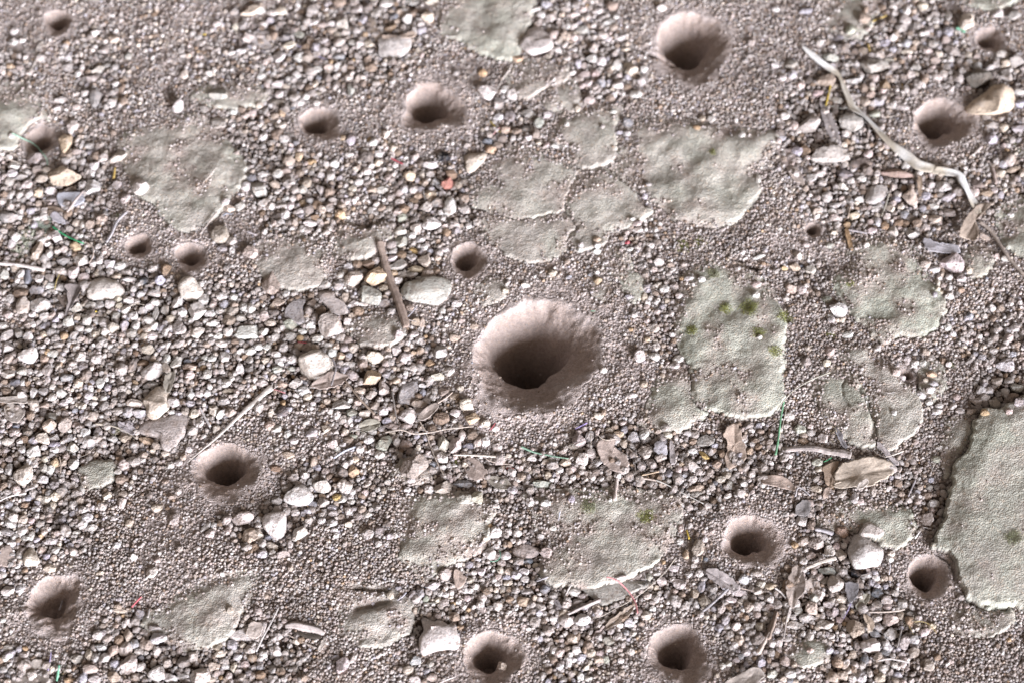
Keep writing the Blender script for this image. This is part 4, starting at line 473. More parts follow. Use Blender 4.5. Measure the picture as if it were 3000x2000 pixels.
# straws, twigs, threads: tile, points, width, colours, name, category, label, taper(start, end), lift
STRAWS = [
 ('A1', [(405,390),(345,440),(330,560),(285,650),(265,760),(260,830),(400,940),(465,1055)], 14, 'CW', 'rootlet', 'root', 'thin pale forked rootlet on the pale edge crust', (.6,.5), 6),
 ('A1', [(-40,1380),(40,1450),(150,1490),(260,1540),(420,1572)], 16, 'CP', 'rootlet', 'root', 'pale branching rootlet at the left edge below the crossed pit', (1,.5), 6),
 ('A1', [(125,1230),(200,1270),(280,1310),(350,1370),(400,1420),(430,1470),(435,1520)], 18, 'MG', 'thread', 'thread', 'pale teal thread arching over a dark pit', (.8,.4), 16),
 ('A1', [(740,1320),(830,1230),(870,1160)], 16, 'G', 'twig', 'twig', 'short grey twig beside the cream oblong pebble', (.8,.5), 4),
 ('A1', [(1860,315),(1892,316)], 14, 'Y', 'needle', 'needle', 'tiny yellow bit on the upper grit', (1,1), 2),
 ('B1', [(930,628),(1100,612),(1250,582),(1380,565),(1500,520)], 18, 'WC', 'straw', 'straw', 'white curved straw below the large flat grey-white stone', (.4,.5), 6),
 ('B1', [(1370,560),(1450,520),(1520,470),(1640,345)], 9, 'TC', 'straw', 'straw', 'fine tan stalk rising from the white curved straw', (1,.5), 8),
 ('B1', [(330,360),(380,420),(450,440),(520,490),(600,530)], 18, 'LU', 'fibre', 'fibre', 'frayed lavender fibre in the upper gravel', (.5,.5), 8),
 ('B1', [(480,230),(540,330)], 14, 'L', 'fibre', 'fibre', 'faint lavender fibre above the frayed one', (.7,.4), 8),
 ('B1', [(2345,620),(2290,700),(2215,830)], 12, 'WC', 'straw', 'straw', 'fine white stalk beside the oblong grey plate', (1,.5), 8),
 ('B1', [(1240,1455),(1300,1485),(1350,1510)], 22, 'R', 'stick', 'stick', 'short bright pink stick in the upper gravel', (.7,1), 8),
 ('B1', [(2150,1115),(2220,1195),(2290,1270)], 14, 'Y', 'needle', 'needle', 'yellow needle beside the pinkish fibre', (1,.6), 8),
 ('B1', [(2180,1240),(2210,1195),(2240,1180)], 14, 'PR', 'fibre', 'fibre', 'short pink fibre crossing the yellow needle', (.8,.6), 12),
 ('D1', [(955,205),(1020,175),(1092,145)], 18, 'YO', 'needle', 'needle', 'yellow-brown needle near the crumbled pale patch', (.9,.6), 8),
 ('D1', [(915,405),(935,480)], 22, 'YO', 'needle', 'needle', 'short fat yellow needle in the upper right gravel', (.7,1), 8),
 ('D1', [(575,780),(555,870),(530,972)], 18, 'Y', 'needle', 'needle', 'long yellow needle standing above the grey pointed leaf', (.6,1), 12),
 ('D1', [(1228,770),(1238,820)], 16, 'YO', 'needle', 'needle', 'tiny ochre needle bit above the funnel pit with the cream rock', (.6,1), 6),
 ('D1', [(740,612),(830,540)], 14, 'CW', 'straw', 'straw', 'tiny straw tip beside the oval olive-grey stone', (1,.4), 8),
 ('D1', [(1725,262),(1768,270),(1802,302)], 44, 'M', 'chip', 'chip', 'bright mint-green chip touching a cream pebble', (.8,.7), 6),
 ('D1', [(575,975),(660,1000),(770,985)], 14, 'NW', 'fibre', 'fibre', 'pale green fibre joining the ribbon of grass', (.5,.5), 14),
 ('D1', [(1100,1080),(1200,1060)], 9, 'CW', 'fibre', 'fibre', 'hair-thin pale fibre beside the ribbon of grass', (.5,.5), 6),
 ('A2', [(620,382),(700,272),(772,188)], 26, 'PG', 'straw', 'straw', 'grey straw lying across the shiny bluish flake', (1,.9), 24),
 ('A2', [(480,515),(560,572),(650,622),(770,670)], 20, 'V', 'fibre', 'fibre', 'bright green plastic-like fibre in the left gravel', (.9,.7), 14),
 ('A2', [(-20,852),(200,872),(412,915)], 38, 'WP', 'straw', 'straw', 'thick white straw reaching in from the left edge', (.8,1), 16),
 ('A2', [(247,905),(245,1040)], 46, 'SL', 'stick', 'stick', 'bluish slate stick under the thick white straw', (1,1), 6),
 ('A2', [(5,245),(90,330),(180,415)], 26, 'GC', 'straw', 'straw', 'grey straw slanting down at the left edge', (.9,.5), 8),
 ('A2', [(1172,378),(1080,470),(1030,580),(980,660)], 36, 'LG', 'stick', 'stick', 'grey flat stick above the narrow pit of the pair', (.7,.7), 10),
 ('A2', [(1110,238),(1120,290),(1160,360),(1215,385)], 12, 'PT', 'rootlet', 'root', 'thin pinkish rootlet meeting the grey flat stick', (.6,.6), 8),
 ('A2', [(940,330),(1060,380)], 18, 'PG', 'twig', 'twig', 'short thin twig above the mossy tuft', (.7,.4), 8),
 ('A2', [(795,662),(855,705),(855,790),(815,852)], 16, 'TP', 'rootlet', 'root', 'curved brown rootlet beside the bright green fibre', (.8,.6), 12),
 ('A2', [(572,890),(520,1010),(500,1092)], 12, 'YN', 'needle', 'needle', 'thin yellow-green stem above the curled dark leaf', (.8,.7), 14),
 ('A2', [(825,1325),(885,1290)], 22, 'Y', 'needle', 'needle', 'short yellow needle in the left gravel', (1,.8), 10),
 ('A2', [(1058,-30),(1046,75)], 24, 'YO', 'needle', 'needle', 'orange-yellow needle hanging below the oblong cream pebble', (.7,1), 10),
 ('A2', [(1185,1258),(1250,1225),(1330,1235)], 10, 'C', 'straw', 'straw', 'fine curved cream straw on white pebbles', (.8,.5), 22),
 ('A2', [(2005,385),(1935,470),(1852,575)], 26, 'GT', 'stick', 'stick', 'brown-grey stick beside the pale weathered crust', (.9,.4), 10),
 ('A2', [(1995,-20),(1940,55),(1870,120)], 16, 'CW', 'straw', 'straw', 'pale straw lying on the weathered crust', (1,.4), 8),
 ('A2', [(2055,420),(2085,398),(2140,405)], 26, 'SZ', 'flake', 'flake', 'light blue curved sliver beside smooth grey pebbles', (.7,.5), 12),
 ('A2', [(2270,560),(2360,595)], 20, 'LP', 'stick', 'stick', 'short lavender stick end near the round sandy lump', (.8,1), 8),
 ('B2', [(1135,650),(1160,760),(1180,870),(1225,1000),(1290,1170),(1345,1330),(1375,1440)], 72, 'BP', 'stick', 'stick', 'long brown weathered stick with grooved bark leading to the pale stones', (.75,.9), 14),
 ('B2', [(1480,1250),(1430,1310),(1385,1350)], 12, 'L', 'twig', 'twig', 'thin splinter at the lower end of the brown stick', (.6,1), 14),
 ('B2', [(1480,1390),(1400,1370)], 10, 'WP', 'twig', 'twig', 'tiny pale splinter at the tip of the brown stick', (.5,1), 16),
 ('B2', [(1645,128),(1742,212)], 24, 'GL', 'twig', 'twig', 'grey splinter leaning beside the reddish brown stone', (.8,.6), 12),
 ('B2', [(1535,180),(1552,272)], 18, 'G', 'twig', 'twig', 'short grey stub left of the white-tan pebble', (.8,.8), 8),
 ('B2', [(880,20),(980,120),(1100,215)], 7, 'CP', 'fibre', 'fibre', 'hair-thin curved fibre above the pink sandy crust', (.6,.4), 8),
 ('C2', [(1500,660),(1485,715)], 20, 'WL', 'seed', 'seed', 'tiny white seed on the crust beside the moss', (.4,.6), 3),
 ('C2', [(722,1290),(765,1290)], 9, 'M', 'fibre', 'fibre', 'tiny teal fibre bit in the fine gravel', (.6,.6), 3),
 ('D2', [(730,545),(820,560),(905,578)], 30, 'LP', 'straw', 'straw', 'short pale straw beside the tiny round hole chips', (.6,.8), 10),
 ('D2', [(758,325),(730,440)], 20, 'T', 'twig', 'twig', 'small upright tan twig by the cream-orange pebble', (.6,1), 10),
 ('D2', [(1112,210),(1075,330),(1038,425)], 20, 'NT', 'twig', 'twig', 'slim olive-brown twig beside the cream grey pebble', (.8,.5), 14),
 ('D2', [(2052,-30),(2072,50),(2090,125)], 34, 'PB', 'stick', 'stick', 'pinkish brown stick at the edge above the grey stem', (1,.9), 10),
 ('D2', [(1935,470),(2050,570),(2200,800),(2420,1050)], 30, 'TG', 'stem', 'stem', 'long grey-brown stem running to the edge from the folded leaf', (1.1,.9), 14),
 ('A3', [(1715,1112),(1840,1005),(1960,905),(2100,775),(2230,650),(2352,540),(2430,470),(2500,415)], 58, 'WC', 'straw', 'straw', 'long split straw, wide and frayed at one end, thin at the pit', (.08,1), 8),
 ('A3', [(868,755),(960,762),(1060,785),(1160,830),(1255,892)], 28, 'TN', 'straw', 'straw', 'flat tan straw tapering toward the orange-ochre pebble', (.9,.25), 12),
 ('A3', [(1832,598),(1880,690),(1932,780)], 28, 'WL', 'straw', 'straw', 'short white straw beside cream pebbles', (.5,.8), 12),
 ('A3', [(-20,1468),(60,1430),(120,1410),(238,1390)], 24, 'WP', 'straw', 'straw', 'white tapered straw at the lower left edge', (.4,.9), 10),
 ('A3', [(545,1050),(558,1130),(555,1205)], 14, 'T', 'twig', 'twig', 'thin upright tan twig in the lower left gravel', (.6,.8), 14),
 ('A3', [(735,1060),(800,1030),(870,960)], 7, 'TC', 'fibre', 'fibre', 'fine tan fibres on the grit near cream pebbles', (.5,.5), 10),
 ('B3', [(705,150),(738,240),(715,330),(698,398)], 22, 'DL', 'twig', 'twig', 'dark curved twig lying over the pinkish grey leaf', (.7,.8), 34),
 ('B3', [(820,350),(930,490),(1010,580),(1092,662)], 22, 'TB', 'twig', 'twig', 'straight brown twig below the pinkish grey leaf', (.6,1), 24),
 ('B3', [(1250,450),(1268,560),(1282,650),(1300,745)], 18, 'DG', 'twig', 'twig', 'dark thin twig beside the flat grey oval stone', (1,.7), 18),
 ('B3', [(1810,460),(1745,515),(1670,562)], 15, 'TP', 'twig', 'twig', 'thin tan twig ending at the frayed bark scrap', (.7,1), 22),
 ('B3', [(1185,832),(1330,808),(1450,842),(1600,832),(1750,800),(1900,785),(2000,775)], 26, 'CP', 'straw', 'straw', 'long wavy cream straw below the big central pit', (.8,.4), 16),
 ('B3', [(868,822),(930,818),(1000,832)], 14, 'CN', 'straw', 'straw', 'short cream straw under the green-grey leaf', (.7,.4), 10),
 ('B3', [(715,1068),(820,1000),(942,955)], 24, 'ZL', 'stick', 'stick', 'small blue-grey stick above the orange-capped stone', (.8,.9), 8),
 ('B3', [(1500,722),(1560,830),(1602,960),(1660,1100),(1722,1222)], 14, 'TC', 'twig', 'twig', 'thin tan twig running down from the wavy straw', (.9,.6), 14),
 ('B3', [(1810,1040),(1960,1040),(2100,1046),(2272,1060)], 24, 'CW', 'straw', 'straw', 'frayed cream straw with a loop beside the pale green blade', (.5,.9), 14),
 ('B3', [(2085,1050),(2170,1102),(2360,1130)], 14, 'TP', 'twig', 'twig', 'brownish thin twig forking from the frayed cream straw', (.7,.9), 10),
 ('B3', [(2200,742),(2150,810)], 10, 'R', 'fibre', 'fibre', 'tiny red fibre below the big central pit', (.7,.7), 8),
 ('B3', [(160,432),(270,470)], 12, 'RP', 'fibre', 'fibre', 'pink-red fibre at the frayed end of the long straw', (.5,.9), 12),
 ('B3', [(380,5),(480,15)], 14, 'R', 'fibre', 'fibre', 'dull red fibre above the white and cream boulder', (.7,.7), 10),
 ('B3', [(-10,300),(60,320),(120,355)], 12, 'CP', 'straw', 'straw', 'fine pale straw above the frayed end of the long straw', (.5,.9), 12),
 ('B3', [(2370,1170),(2300,1160)], 26, 'RB', 'stick', 'stick', 'dark reddish stub beside the oval pale leaf', (1,.8), 8),
 ('C3', [(780,840),(820,885),(880,900),(952,888)], 12, 'C', 'straw', 'straw', 'curved straw at the top of the large torn leaf', (.5,.6), 26),
 ('C3', [(80,960),(200,1012),(350,1045),(520,1072)], 22, 'MN', 'grass_stalk', 'grass', 'pale green blade below the big central pit', (.9,.5), 14),
 ('C3', [(575,802),(690,742)], 18, 'U', 'needle', 'needle', 'short purple needle below the big central pit', (.4,1), 8),
 ('C3', [(968,1200),(952,1320),(935,1452)], 40, 'PT', 'stick', 'stick', 'short tan-pink stick below the large torn leaf', (.8,1), 8),
 ('C3', [(1125,1085),(1138,1250),(1148,1395)], 9, 'DT', 'twig', 'twig', 'thin dark upright twig beside the tan-pink stick', (.9,.7), 10),
 ('C3', [(1318,1268),(1400,1300),(1500,1352),(1772,1492)], 22, 'WN', 'stem', 'stem', 'straight white stem sloping down over gravel', (.8,.4), 14),
 ('C3', [(1148,1252),(1240,1258),(1322,1272)], 24, 'TP', 'stick', 'stick', 'brown ribbed stick joining the white stem', (.8,.8), 12),
 ('C3', [(725,825),(724,985)], 7, 'C', 'fibre', 'fibre', 'hair-thin upright fibre beside the torn leaf', (.6,.6), 14),
 ('C3', [(1190,1225),(1260,1212),(1350,1190)], 26, 'OC', 'straw', 'straw', 'orange-cream husk strip above the brown ribbed stick', (.5,.6), 14),
 ('C3', [(1070,975),(1100,1005),(1150,1055)], 18, 'TG', 'twig', 'twig', 'short angled twig at the right of the torn leaf', (.6,.9), 14),
 ('D3', [(562,280),(400,342),(230,442),(130,542),(68,628)], 20, 'NC', 'grass_stalk', 'grass', 'pale arching grass blade beside the split green crust', (.7,.4), 22),
 ('D3', [(138,540),(110,720),(90,900),(65,1038)], 26, 'VN', 'grass_stalk', 'grass', 'green grass blade hanging down from the arching one', (.5,.8), 14),
 ('D3', [(165,600),(130,760),(98,890)], 9, 'C', 'fibre', 'fibre', 'thin cream fibre along the green grass blade', (.6,.5), 20),
 ('D3', [(112,688),(60,740),(-10,785)], 9, 'P', 'fibre', 'fibre', 'thin pink fibre off the green grass blade', (.6,.5), 10),
 ('D3', [(150,995),(330,975),(450,985),(560,1010),(660,1020),(760,1045)], 66, 'GP', 'stick', 'stick', 'grey weathered wood stick with knobbed end above the ragged leaf', (.55,1), 14),
 ('D3', [(1232,998),(1150,1032),(1068,1056)], 22, 'CW', 'straw', 'straw', 'short cream straw over the lavender-grey leaf', (1,.3), 24),
 ('D3', [(1360,1270),(1325,1350),(1288,1432)], 26, 'LP', 'stick', 'stick', 'small grey stick on grit left of the huge slab', (.9,.6), 6),
 ('D3', [(508,1102),(545,1085),(582,1060)], 10, 'V', 'fibre', 'fibre', 'tiny green fibre below the knobbed stick', (.6,.8), 8),
 ('D3', [(245,1415),(260,1350),(300,1340),(380,1410)], 22, 'LW', 'fibre', 'fibre', 'bent pale fibre at the end of the bark slab', (.9,.5), 10),
 ('D3', [(1070,460),(1110,470),(1160,462)], 8, 'W', 'fibre', 'fibre', 'fine white fibre on the gritty crust half', (.6,.5), 3),
 ('D3', [(960,985),(1000,1030),(1070,1056)], 10, 'TC', 'fibre', 'fibre', 'thin curved fibre beside the short cream straw', (.6,.5), 12),
 ('A4', [(542,1398),(530,1470),(518,1548)], 24, 'M', 'stick', 'stick', 'bright mint-green stick at the bottom near the dusty leaf', (1,.8), 8),
 ('A4', [(470,1278),(460,1350),(440,1452)], 16, 'UL', 'thread', 'thread', 'purple thread beside the large dusty leaf', (.5,.9), 8),
 ('A4', [(1306,768),(1260,815),(1214,866)], 15, 'R', 'stick', 'stick', 'bright pink stick near the lone bean-shaped pebble', (.8,1), 8),
 ('A4', [(530,720),(520,820),(508,915)], 28, 'LG', 'stick', 'stick', 'small grey stick lying inside the collapsed crater', (.8,.7), 12),
 ('A4', [(1372,880),(1362,960)], 30, 'G', 'twig', 'twig', 'small grey upright twig by the lavender flake', (.8,.8), 6),
 ('B4', [(215,860),(150,990),(60,1150),(0,1275)], 28, 'GW', 'straw', 'straw', 'leaning grey-white straw beside the dark husk', (.5,.9), 10),
 ('B4', [(250,1100),(400,1172),(560,1240)], 20, 'TG', 'straw', 'straw', 'tan straw lying under the dark husk', (.8,.5), 8),
 ('B4', [(270,1040),(360,1025),(450,1045),(560,1070),(630,1110)], 70, 'GP', 'seed_husk', 'husk', 'split cigar-shaped husk with a dark hollow side', (.45,.5), 4),
 ('B4', [(2235,338),(2245,395),(2215,440),(2150,450)], 8, 'M', 'fibre', 'fibre', 'curled mint-green fibre beside the tapering crust', (.6,.6), 12),
 ('B4', [(1300,800),(1350,765),(1380,730)], 22, 'L', 'twig', 'twig', 'small lavender splinter beside the furrowed clod', (.5,.9), 6),
 ('B4', [(1740,635),(1790,650),(1838,680)], 14, 'CP', 'twig', 'twig', 'thin pale twig between bark chip and white crumb', (.7,.6), 8),
 ('B4', [(1560,830),(1660,830)], 20, 'DN', 'twig', 'twig', 'dark short twig in the hollow above the square white stone', (.8,.8), 6),
 ('B4', [(1510,860),(1480,920)], 20, 'DN', 'twig', 'twig', 'dark slanted twig beside the hollow above the square stone', (.8,.6), 6),
 ('B4', [(2120,350),(2150,400),(2170,430)], 16, 'GT', 'twig', 'twig', 'tiny grey twig left of the mint-green curl', (.6,.6), 8),
 ('B4', [(1840,1500),(1720,1545),(1650,1585)], 24, 'WP', 'straw', 'straw', 'pale straw at the bottom edge beside the pebble pit', (.5,.9), 8),
 ('B4', [(1320,1170),(1345,1185)], 10, 'W', 'fibre', 'fibre', 'tiny white fibre on the pinkish clod', (.6,.6), 4),
 ('C4', [(445,962),(540,920),(620,880),(812,800)], 38, 'GP', 'stick', 'stick', 'grey wood splinter with pale end above the large whitish pebble', (.5,1), 14),
 ('C4', [(760,965),(840,940),(980,862),(1100,800),(1250,690),(1400,545),(1500,408)], 17, 'CG', 'straw', 'straw', 'long thin straw crossing the wedge stone and pink thread', (.3,.5), 22),
 ('C4', [(860,575),(930,595),(985,632),(1070,722),(1130,820),(1152,922)], 15, 'RP', 'thread', 'thread', 'pink thread curving over the long flat wedge stone', (.9,1), 26),
 ('C4', [(1985,690),(1900,772),(1800,862),(1750,900)], 36, 'LG', 'leaf_strap', 'leaf', 'grey strap leaf resting on the round tan-pink stone', (.6,.7), 20),
 ('C4', [(2080,690),(2240,722),(2360,725)], 12, 'TP', 'stem', 'stem', 'thin tan stem leading from the flat lavender leaf', (1,.7), 12),
 ('C4', [(2360,1090),(2310,1190),(2255,1292)], 46, 'TP', 'stick', 'stick', 'tan-pink stick in the lower gravel above the pale bark piece', (.6,1), 12),
 ('C4', [(545,655),(510,720),(480,785)], 22, 'G', 'twig', 'twig', 'short grey twig at the tip of the flat wedge stone', (.7,.9), 10),
 ('C4', [(440,-20),(425,70)], 14, 'ZW', 'fibre', 'fibre', 'short bluish white fibre near the moss of the worn crust', (1,.5), 6),
 ('C4', [(1600,155),(1625,242)], 20, 'Y', 'needle', 'needle', 'yellow needle beside the grey-tan faceted stone', (.8,1), 10),
 ('C4', [(330,585),(220,632)], 22, 'LG', 'twig', 'twig', 'short lavender twig below the round white pebble', (.8,.9), 8),
 ('C4', [(1215,540),(1230,630)], 10, 'G', 'twig', 'twig', 'tiny upright grey twig near the long thin straw', (.7,.7), 8),
 ('C4', [(1750,395),(1740,440)], 14, 'OC', 'fibre', 'fibre', 'tiny orange fibre beside the faceted stone', (.5,.9), 6),
 ('D4', [(200,855),(162,1000),(140,1150)], 20, 'GP', 'stem', 'stem', 'stalk trailing from the large grey leaf', (.9,.7), 14),
 ('D4', [(340,512),(480,452),(622,410)], 40, 'CW', 'wood_chip', 'wood chip', 'pale split wood chip between the pebbles and blue-green stone', (.5,1), 22),
 ('D4', [(430,145),(520,165),(602,192)], 46, 'LG', 'stick', 'stick', 'short thick grey stick above the pink-grey cubic stone', (.8,.9), 10),
 ('D4', [(915,908),(1060,906),(1180,895),(1245,880)], 22, 'TG', 'twig', 'twig', 'thin tan twig lying across the lower right heap', (.6,.7), 30),
 ('D4', [(1005,1358),(1100,1338),(1200,1350),(1295,1372)], 28, 'WG', 'straw', 'straw', 'whitish curved straw below the lower right heap', (.6,.8), 14),
 ('D4', [(75,900),(40,1020),(-10,1160)], 62, 'BP', 'stick', 'stick', 'pinkish brown bark stick beside the stalked leaf', (.6,1), 12),
 ('D4', [(1180,1235),(1200,1150),(1222,1060)], 24, 'GD', 'twig', 'twig', 'grey twig between two pale stones of the lower heap', (.6,.8), 18),
 ('D4', [(1340,1000),(1400,995),(1462,1012)], 10, 'YC', 'fibre', 'fibre', 'fine yellow fibre beyond the lower heap', (.6,.7), 12),
 ('D4', [(1460,1010),(1500,1050),(1540,1102)], 9, 'YC', 'fibre', 'fibre', 'fine yellow fibre slanting away from the first', (.7,.5), 12),
 ('D4', [(1288,1035),(1310,1075),(1330,1112)], 8, 'YC', 'fibre', 'fibre', 'short yellow hair on the pale frayed tuft', (.7,.5), 12),
 ('D4', [(950,1450),(1050,1500),(1160,1562)], 7, 'D', 'fibre', 'fibre', 'thin black fibre at the bottom edge below the heap', (.7,.5), 10),
 ('D4', [(60,690),(110,725),(165,785)], 20, 'W', 'straw', 'straw', 'short white straw touching the large grey leaf', (.8,.7), 14),
 ('D4', [(760,830),(730,900),(690,975)], 14, 'UL', 'twig', 'twig', 'thin purple-grey twig from the slate flake', (.8,.5), 14),
 ('D4', [(1110,450),(1120,500),(1110,570)], 26, 'LW', 'twig', 'twig', 'pale lavender shard beside the big white boulder', (.5,.6), 10),
 ('D4', [(1395,165),(1345,235)], 22, 'W', 'twig', 'twig', 'small white splinter near the slab corner stone', (.6,.9), 8),
 ('D4', [(1420,130),(1500,150)], 10, 'W', 'fibre', 'fibre', 'tiny white fibre at the foot of the tan-white stone', (.6,.9), 8),
]
# the ribbon of dry grass
RIBBON = [tp('D1', *p) for p in [(310,440),(400,515),(480,580),(570,640),(640,690),(675,760),(700,820),(735,900),(770,980),(830,1030),(900,1085),(990,1185),(1080,1290),(1180,1375),(1280,1450),(1340,1500),(1400,1530),(1500,1552)]] + \
         [tp('D2', *p) for p in [(1530,0),(1620,12),(1740,40),(1780,110),(1820,180),(1860,255),(1900,330),(1925,400)]]
# moss: x, y, radius, label
MOSS = [(tp('C2',1560,690),26,'yellow-green moss spot, leftmost of the two on the grit under the rounded crust'),
 (tp('C2',1740,670),24,'yellow-green moss spot, rightmost of the two on the grit under the rounded crust'),
 (tp('C2',1960,1280),20,'small moss tuft on the mossy plate beside a larger tuft'),
 (tp('C2',2170,1270),30,'largest yellow-green moss tuft on the mossy plate'),
 (tp('C2',1850,960),20,'pale moss smear at the top of the mossy plate'),
 (tp('C2',1650,1480),18,'moss spot on the side of the mossy plate next to the gravel inlet'),
 (tp('C2',2270,1510),22,'moss tuft with a white grain in it, low on the mossy plate'),
 (tp('D2',160,1350),26,'moss tuft with two straws in it at the side of the mossy plate'),
 (tp('D2',570,1500),16,'small moss spot below the white rough stone'),
 (tp('D3',60,110),22,'dark green moss at the edge of the mossy plate'),
 (tp('D2',750,1060),14,'yellow-green moss line on the side of the broad green crust'),
 (tp('C3',700,1510),26,'pale moss patch on the worn crust, the larger of two'),
 (tp('C4',1230,45),26,'bright yellow-green moss tuft on the worn crust'),
 (tp('D1',2240,1300),24,'blurred moss patch near the right edge below the cream rock'),
 (tp('D1',2320,1400),20,'blurred moss patch close to the edge above the green crust'),
 (tp('D3',1690,200),18,'dull moss on the grit near the tiny gravel hole'),
 (tp('C1',1840,1420),12,'tiny moss dot on the big rounded crust'),
 (tp('D3',480,1500),16,'dull moss at the side of the dark green crust'),
 (tp('B3',1845,1095),18,'yellow-green moss crumb beside the whitish stone'),
 (tp('C4',865,985),14,'pale mossy crumb at the end of the narrow tan leaf'),
 (tp('D4',2230,270),26,'green lichen patch on the huge slab'),
 (tp('A2',1075,420),16,'dull moss tuft beside the grey flat stick')]
def mix_colour(c):
    a = np.array(COL[c[0]])
    return a if len(c) == 1 else a * 0.64 + np.array(COL[c[1]]) * 0.36

# ---------------------------------------------------------------- the ground as a height field
STEP = 3.3
gx0, gx1, gy0, gy1 = -1780, 1780, -1300, 1480
NX = int((gx1 - gx0) / STEP) + 1; NY = int((gy1 - gy0) / STEP) + 1
xs = gx0 + np.arange(NX) * STEP; ys = gy0 + np.arange(NY) * STEP
X, Y = np.meshgrid(xs, ys)

def view_px(x, y):
    """photograph coordinates of ground points (only used to read the traced maps)"""
    cz = DIST * math.cos(TILT); cy = -DIST * math.sin(TILT)
    dx, dy, dz = x, y - cy, -cz
    f = dy * math.sin(TILT) - dz * math.cos(TILT)
    v = (dy * math.cos(TILT) + dz * math.sin(TILT)) / f
    return 1500 + x / f * LENS / 36 * 3000, 1000 - v * LENS / 36 * 3000

def coarse_at(x, y):
    px, py = view_px(x, y)
    px = px / OV + 22 * fbm(x, y, 120, 5, 3); py = py / OV + 22 * fbm(x, y, 120, 9, 3)
    f = np.zeros(np.shape(x))
    for cx, cy, r, s in COARSE:
        f = np.maximum(f, s * (1 - sm(0.62, 1.05, np.hypot(px - cx, py - cy) / r)))
    return np.clip(f, 0, 1)

coarse = coarse_at(X, Y)
base = 7 * fbm(X, Y, 520, 1, 2) + 3.5 * fbm(X, Y, 150, 2, 3) + 2.2 * fbm(X, Y, 48, 3, 3)
base -= 9 * coarse
for bx, by, r, a in BUMPS:
    gx, gy = ground_at(bx, by)
    base += a * np.exp(-((X - gx) ** 2 + (Y - gy) ** 2) / (2 * (r * 0.6) ** 2))
# furrows of the pinkish clod and the crack arc
S = base.copy()
fine = fbm(X, Y, 9, 21, 2); mid = fbm(X, Y, 26, 23, 3)

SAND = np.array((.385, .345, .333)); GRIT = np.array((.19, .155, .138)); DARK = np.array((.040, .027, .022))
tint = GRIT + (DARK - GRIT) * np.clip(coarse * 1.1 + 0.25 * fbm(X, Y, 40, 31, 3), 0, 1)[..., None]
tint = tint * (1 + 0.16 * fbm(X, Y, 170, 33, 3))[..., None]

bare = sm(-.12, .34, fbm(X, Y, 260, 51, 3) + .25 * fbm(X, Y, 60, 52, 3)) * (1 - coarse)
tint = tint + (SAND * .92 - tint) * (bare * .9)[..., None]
# pits
pit_id = np.full(X.shape, -1); pit_t = np.full(X.shape, 9.0)
pit_info = []
for i, (cx, cy, R, kx, ky, df, phrase, lab) in enumerate(PITS):
    R = R * local_scale(cy) * 1.08
    c = np.array([float(q) for q in ground_at(cx, cy)]); k = np.array([float(q) for q in ground_at(kx, ky)])
    z1 = 0.34 * R; D = R * 2.0 * df; r1 = 0.60 * R; r0 = 0.22 * R
    lip = k + np.array([0, z1 * math.tan(TILT)])
    u = c - lip; u = u / (np.hypot(*u) + 1e-6); u = u * .15 + np.array([-.12, .97]) * .85; u /= np.hypot(*u)
    m_ = lip + u * r1
    if np.hypot(*(m_ - c)) > R - r1 - .10 * R: m_ = c + (m_ - c) / np.hypot(*(m_ - c)) * (R - r1 - .10 * R)
    b = m_ - u * r1 * 0.30
    sel = np.hypot(X - c[0], Y - c[1]) < R * 2.8
    ang = np.arctan2(Y[sel] - c[1], X[sel] - c[0])
    wob = 1 + 0.06 * np.sin(2 * ang + i * 1.7) + 0.05 * np.sin(3 * ang + 2.1 * i) + 0.20 * fbm(X[sel], Y[sel], R * 0.62, 60 + i, 4)
    x = (X[sel] - m_[0]) / wob + m_[0]; y = (Y[sel] - m_[1]) / wob + m_[1]
    def between(c0, R0, c1, R1):
        lo_ = np.zeros(x.shape); hi_ = np.ones(x.shape)
        for _ in range(13):
            s = (lo_ + hi_) / 2
            out = np.hypot(x - (c0[0] + (c1[0] - c0[0]) * s), y - (c0[1] + (c1[1] - c0[1]) * s)) > R0 + (R1 - R0) * s
            lo_ = np.where(out, s, lo_); hi_ = np.where(out, hi_, s)
        return lo_
    sa = between(b, r0, m_, r1); sb = between(m_, r1, c, R)
    dc = np.hypot(x - c[0], y - c[1])
    t = np.where(sb < 1e-3, 0.5 * sa, np.where(dc < R, 0.5 + 0.5 * sb, dc / R))
    z = np.where(t < .5, -D + (D - z1) * (sa ** 1.02), np.where(t < 1, -z1 * (1 - sb) ** 1.5, 0))
    z = z + 0.012 * R * np.exp(-((t - 1.1) / .3) ** 2)
    fade = sm(0.55, 1.15, t)
    rip = (1.9 * fbm(X[sel], Y[sel], 30, 80 + i, 3) + 1.5 * fbm(X[sel], Y[sel], 8, 480 + i, 2)) * (1 - fade) * sm(.1, .5, t) * (R / 90) ** .5
    if i == 14: rip = rip + 30 * np.abs(fbm(X[sel], Y[sel], 60, 81, 4)) * (1 - fade)
    mean = base[sel][t < 1].mean()
    S[sel] = S[sel] * fade + mean * (1 - fade) + z + rip
    near = (t < 1.75) & (t < pit_t[sel])
    edge = 1.06 + 0.22 * fbm(X[sel], Y[sel], R * 0.35, 90 + i, 3)
    ids = pit_id[sel]; ids[(t < edge) & near] = i; pit_id[sel] = ids
    tt = pit_t[sel]; tt = np.minimum(tt, t); pit_t[sel] = tt
    pit_info.append((c, R))
halo = 1 - sm(1.1, 2.0, pit_t + .35 * fbm(X, Y, 60, 44, 3))
sandc = SAND * (1 + 0.10 * fbm(X, Y, 60, 41, 4))[..., None]
tint = tint + (sandc - tint) * halo[..., None]
pit_shade = 1 - sm(.70, 1.0, pit_t + .25 * fbm(X, Y, 50, 49, 3))       # pit interiors darkened and browned, shade put into the soil colour
tint = tint * (1 - pit_shade[..., None] * np.array([.13, .18, .22]))
coarse = coarse * (1 - halo)

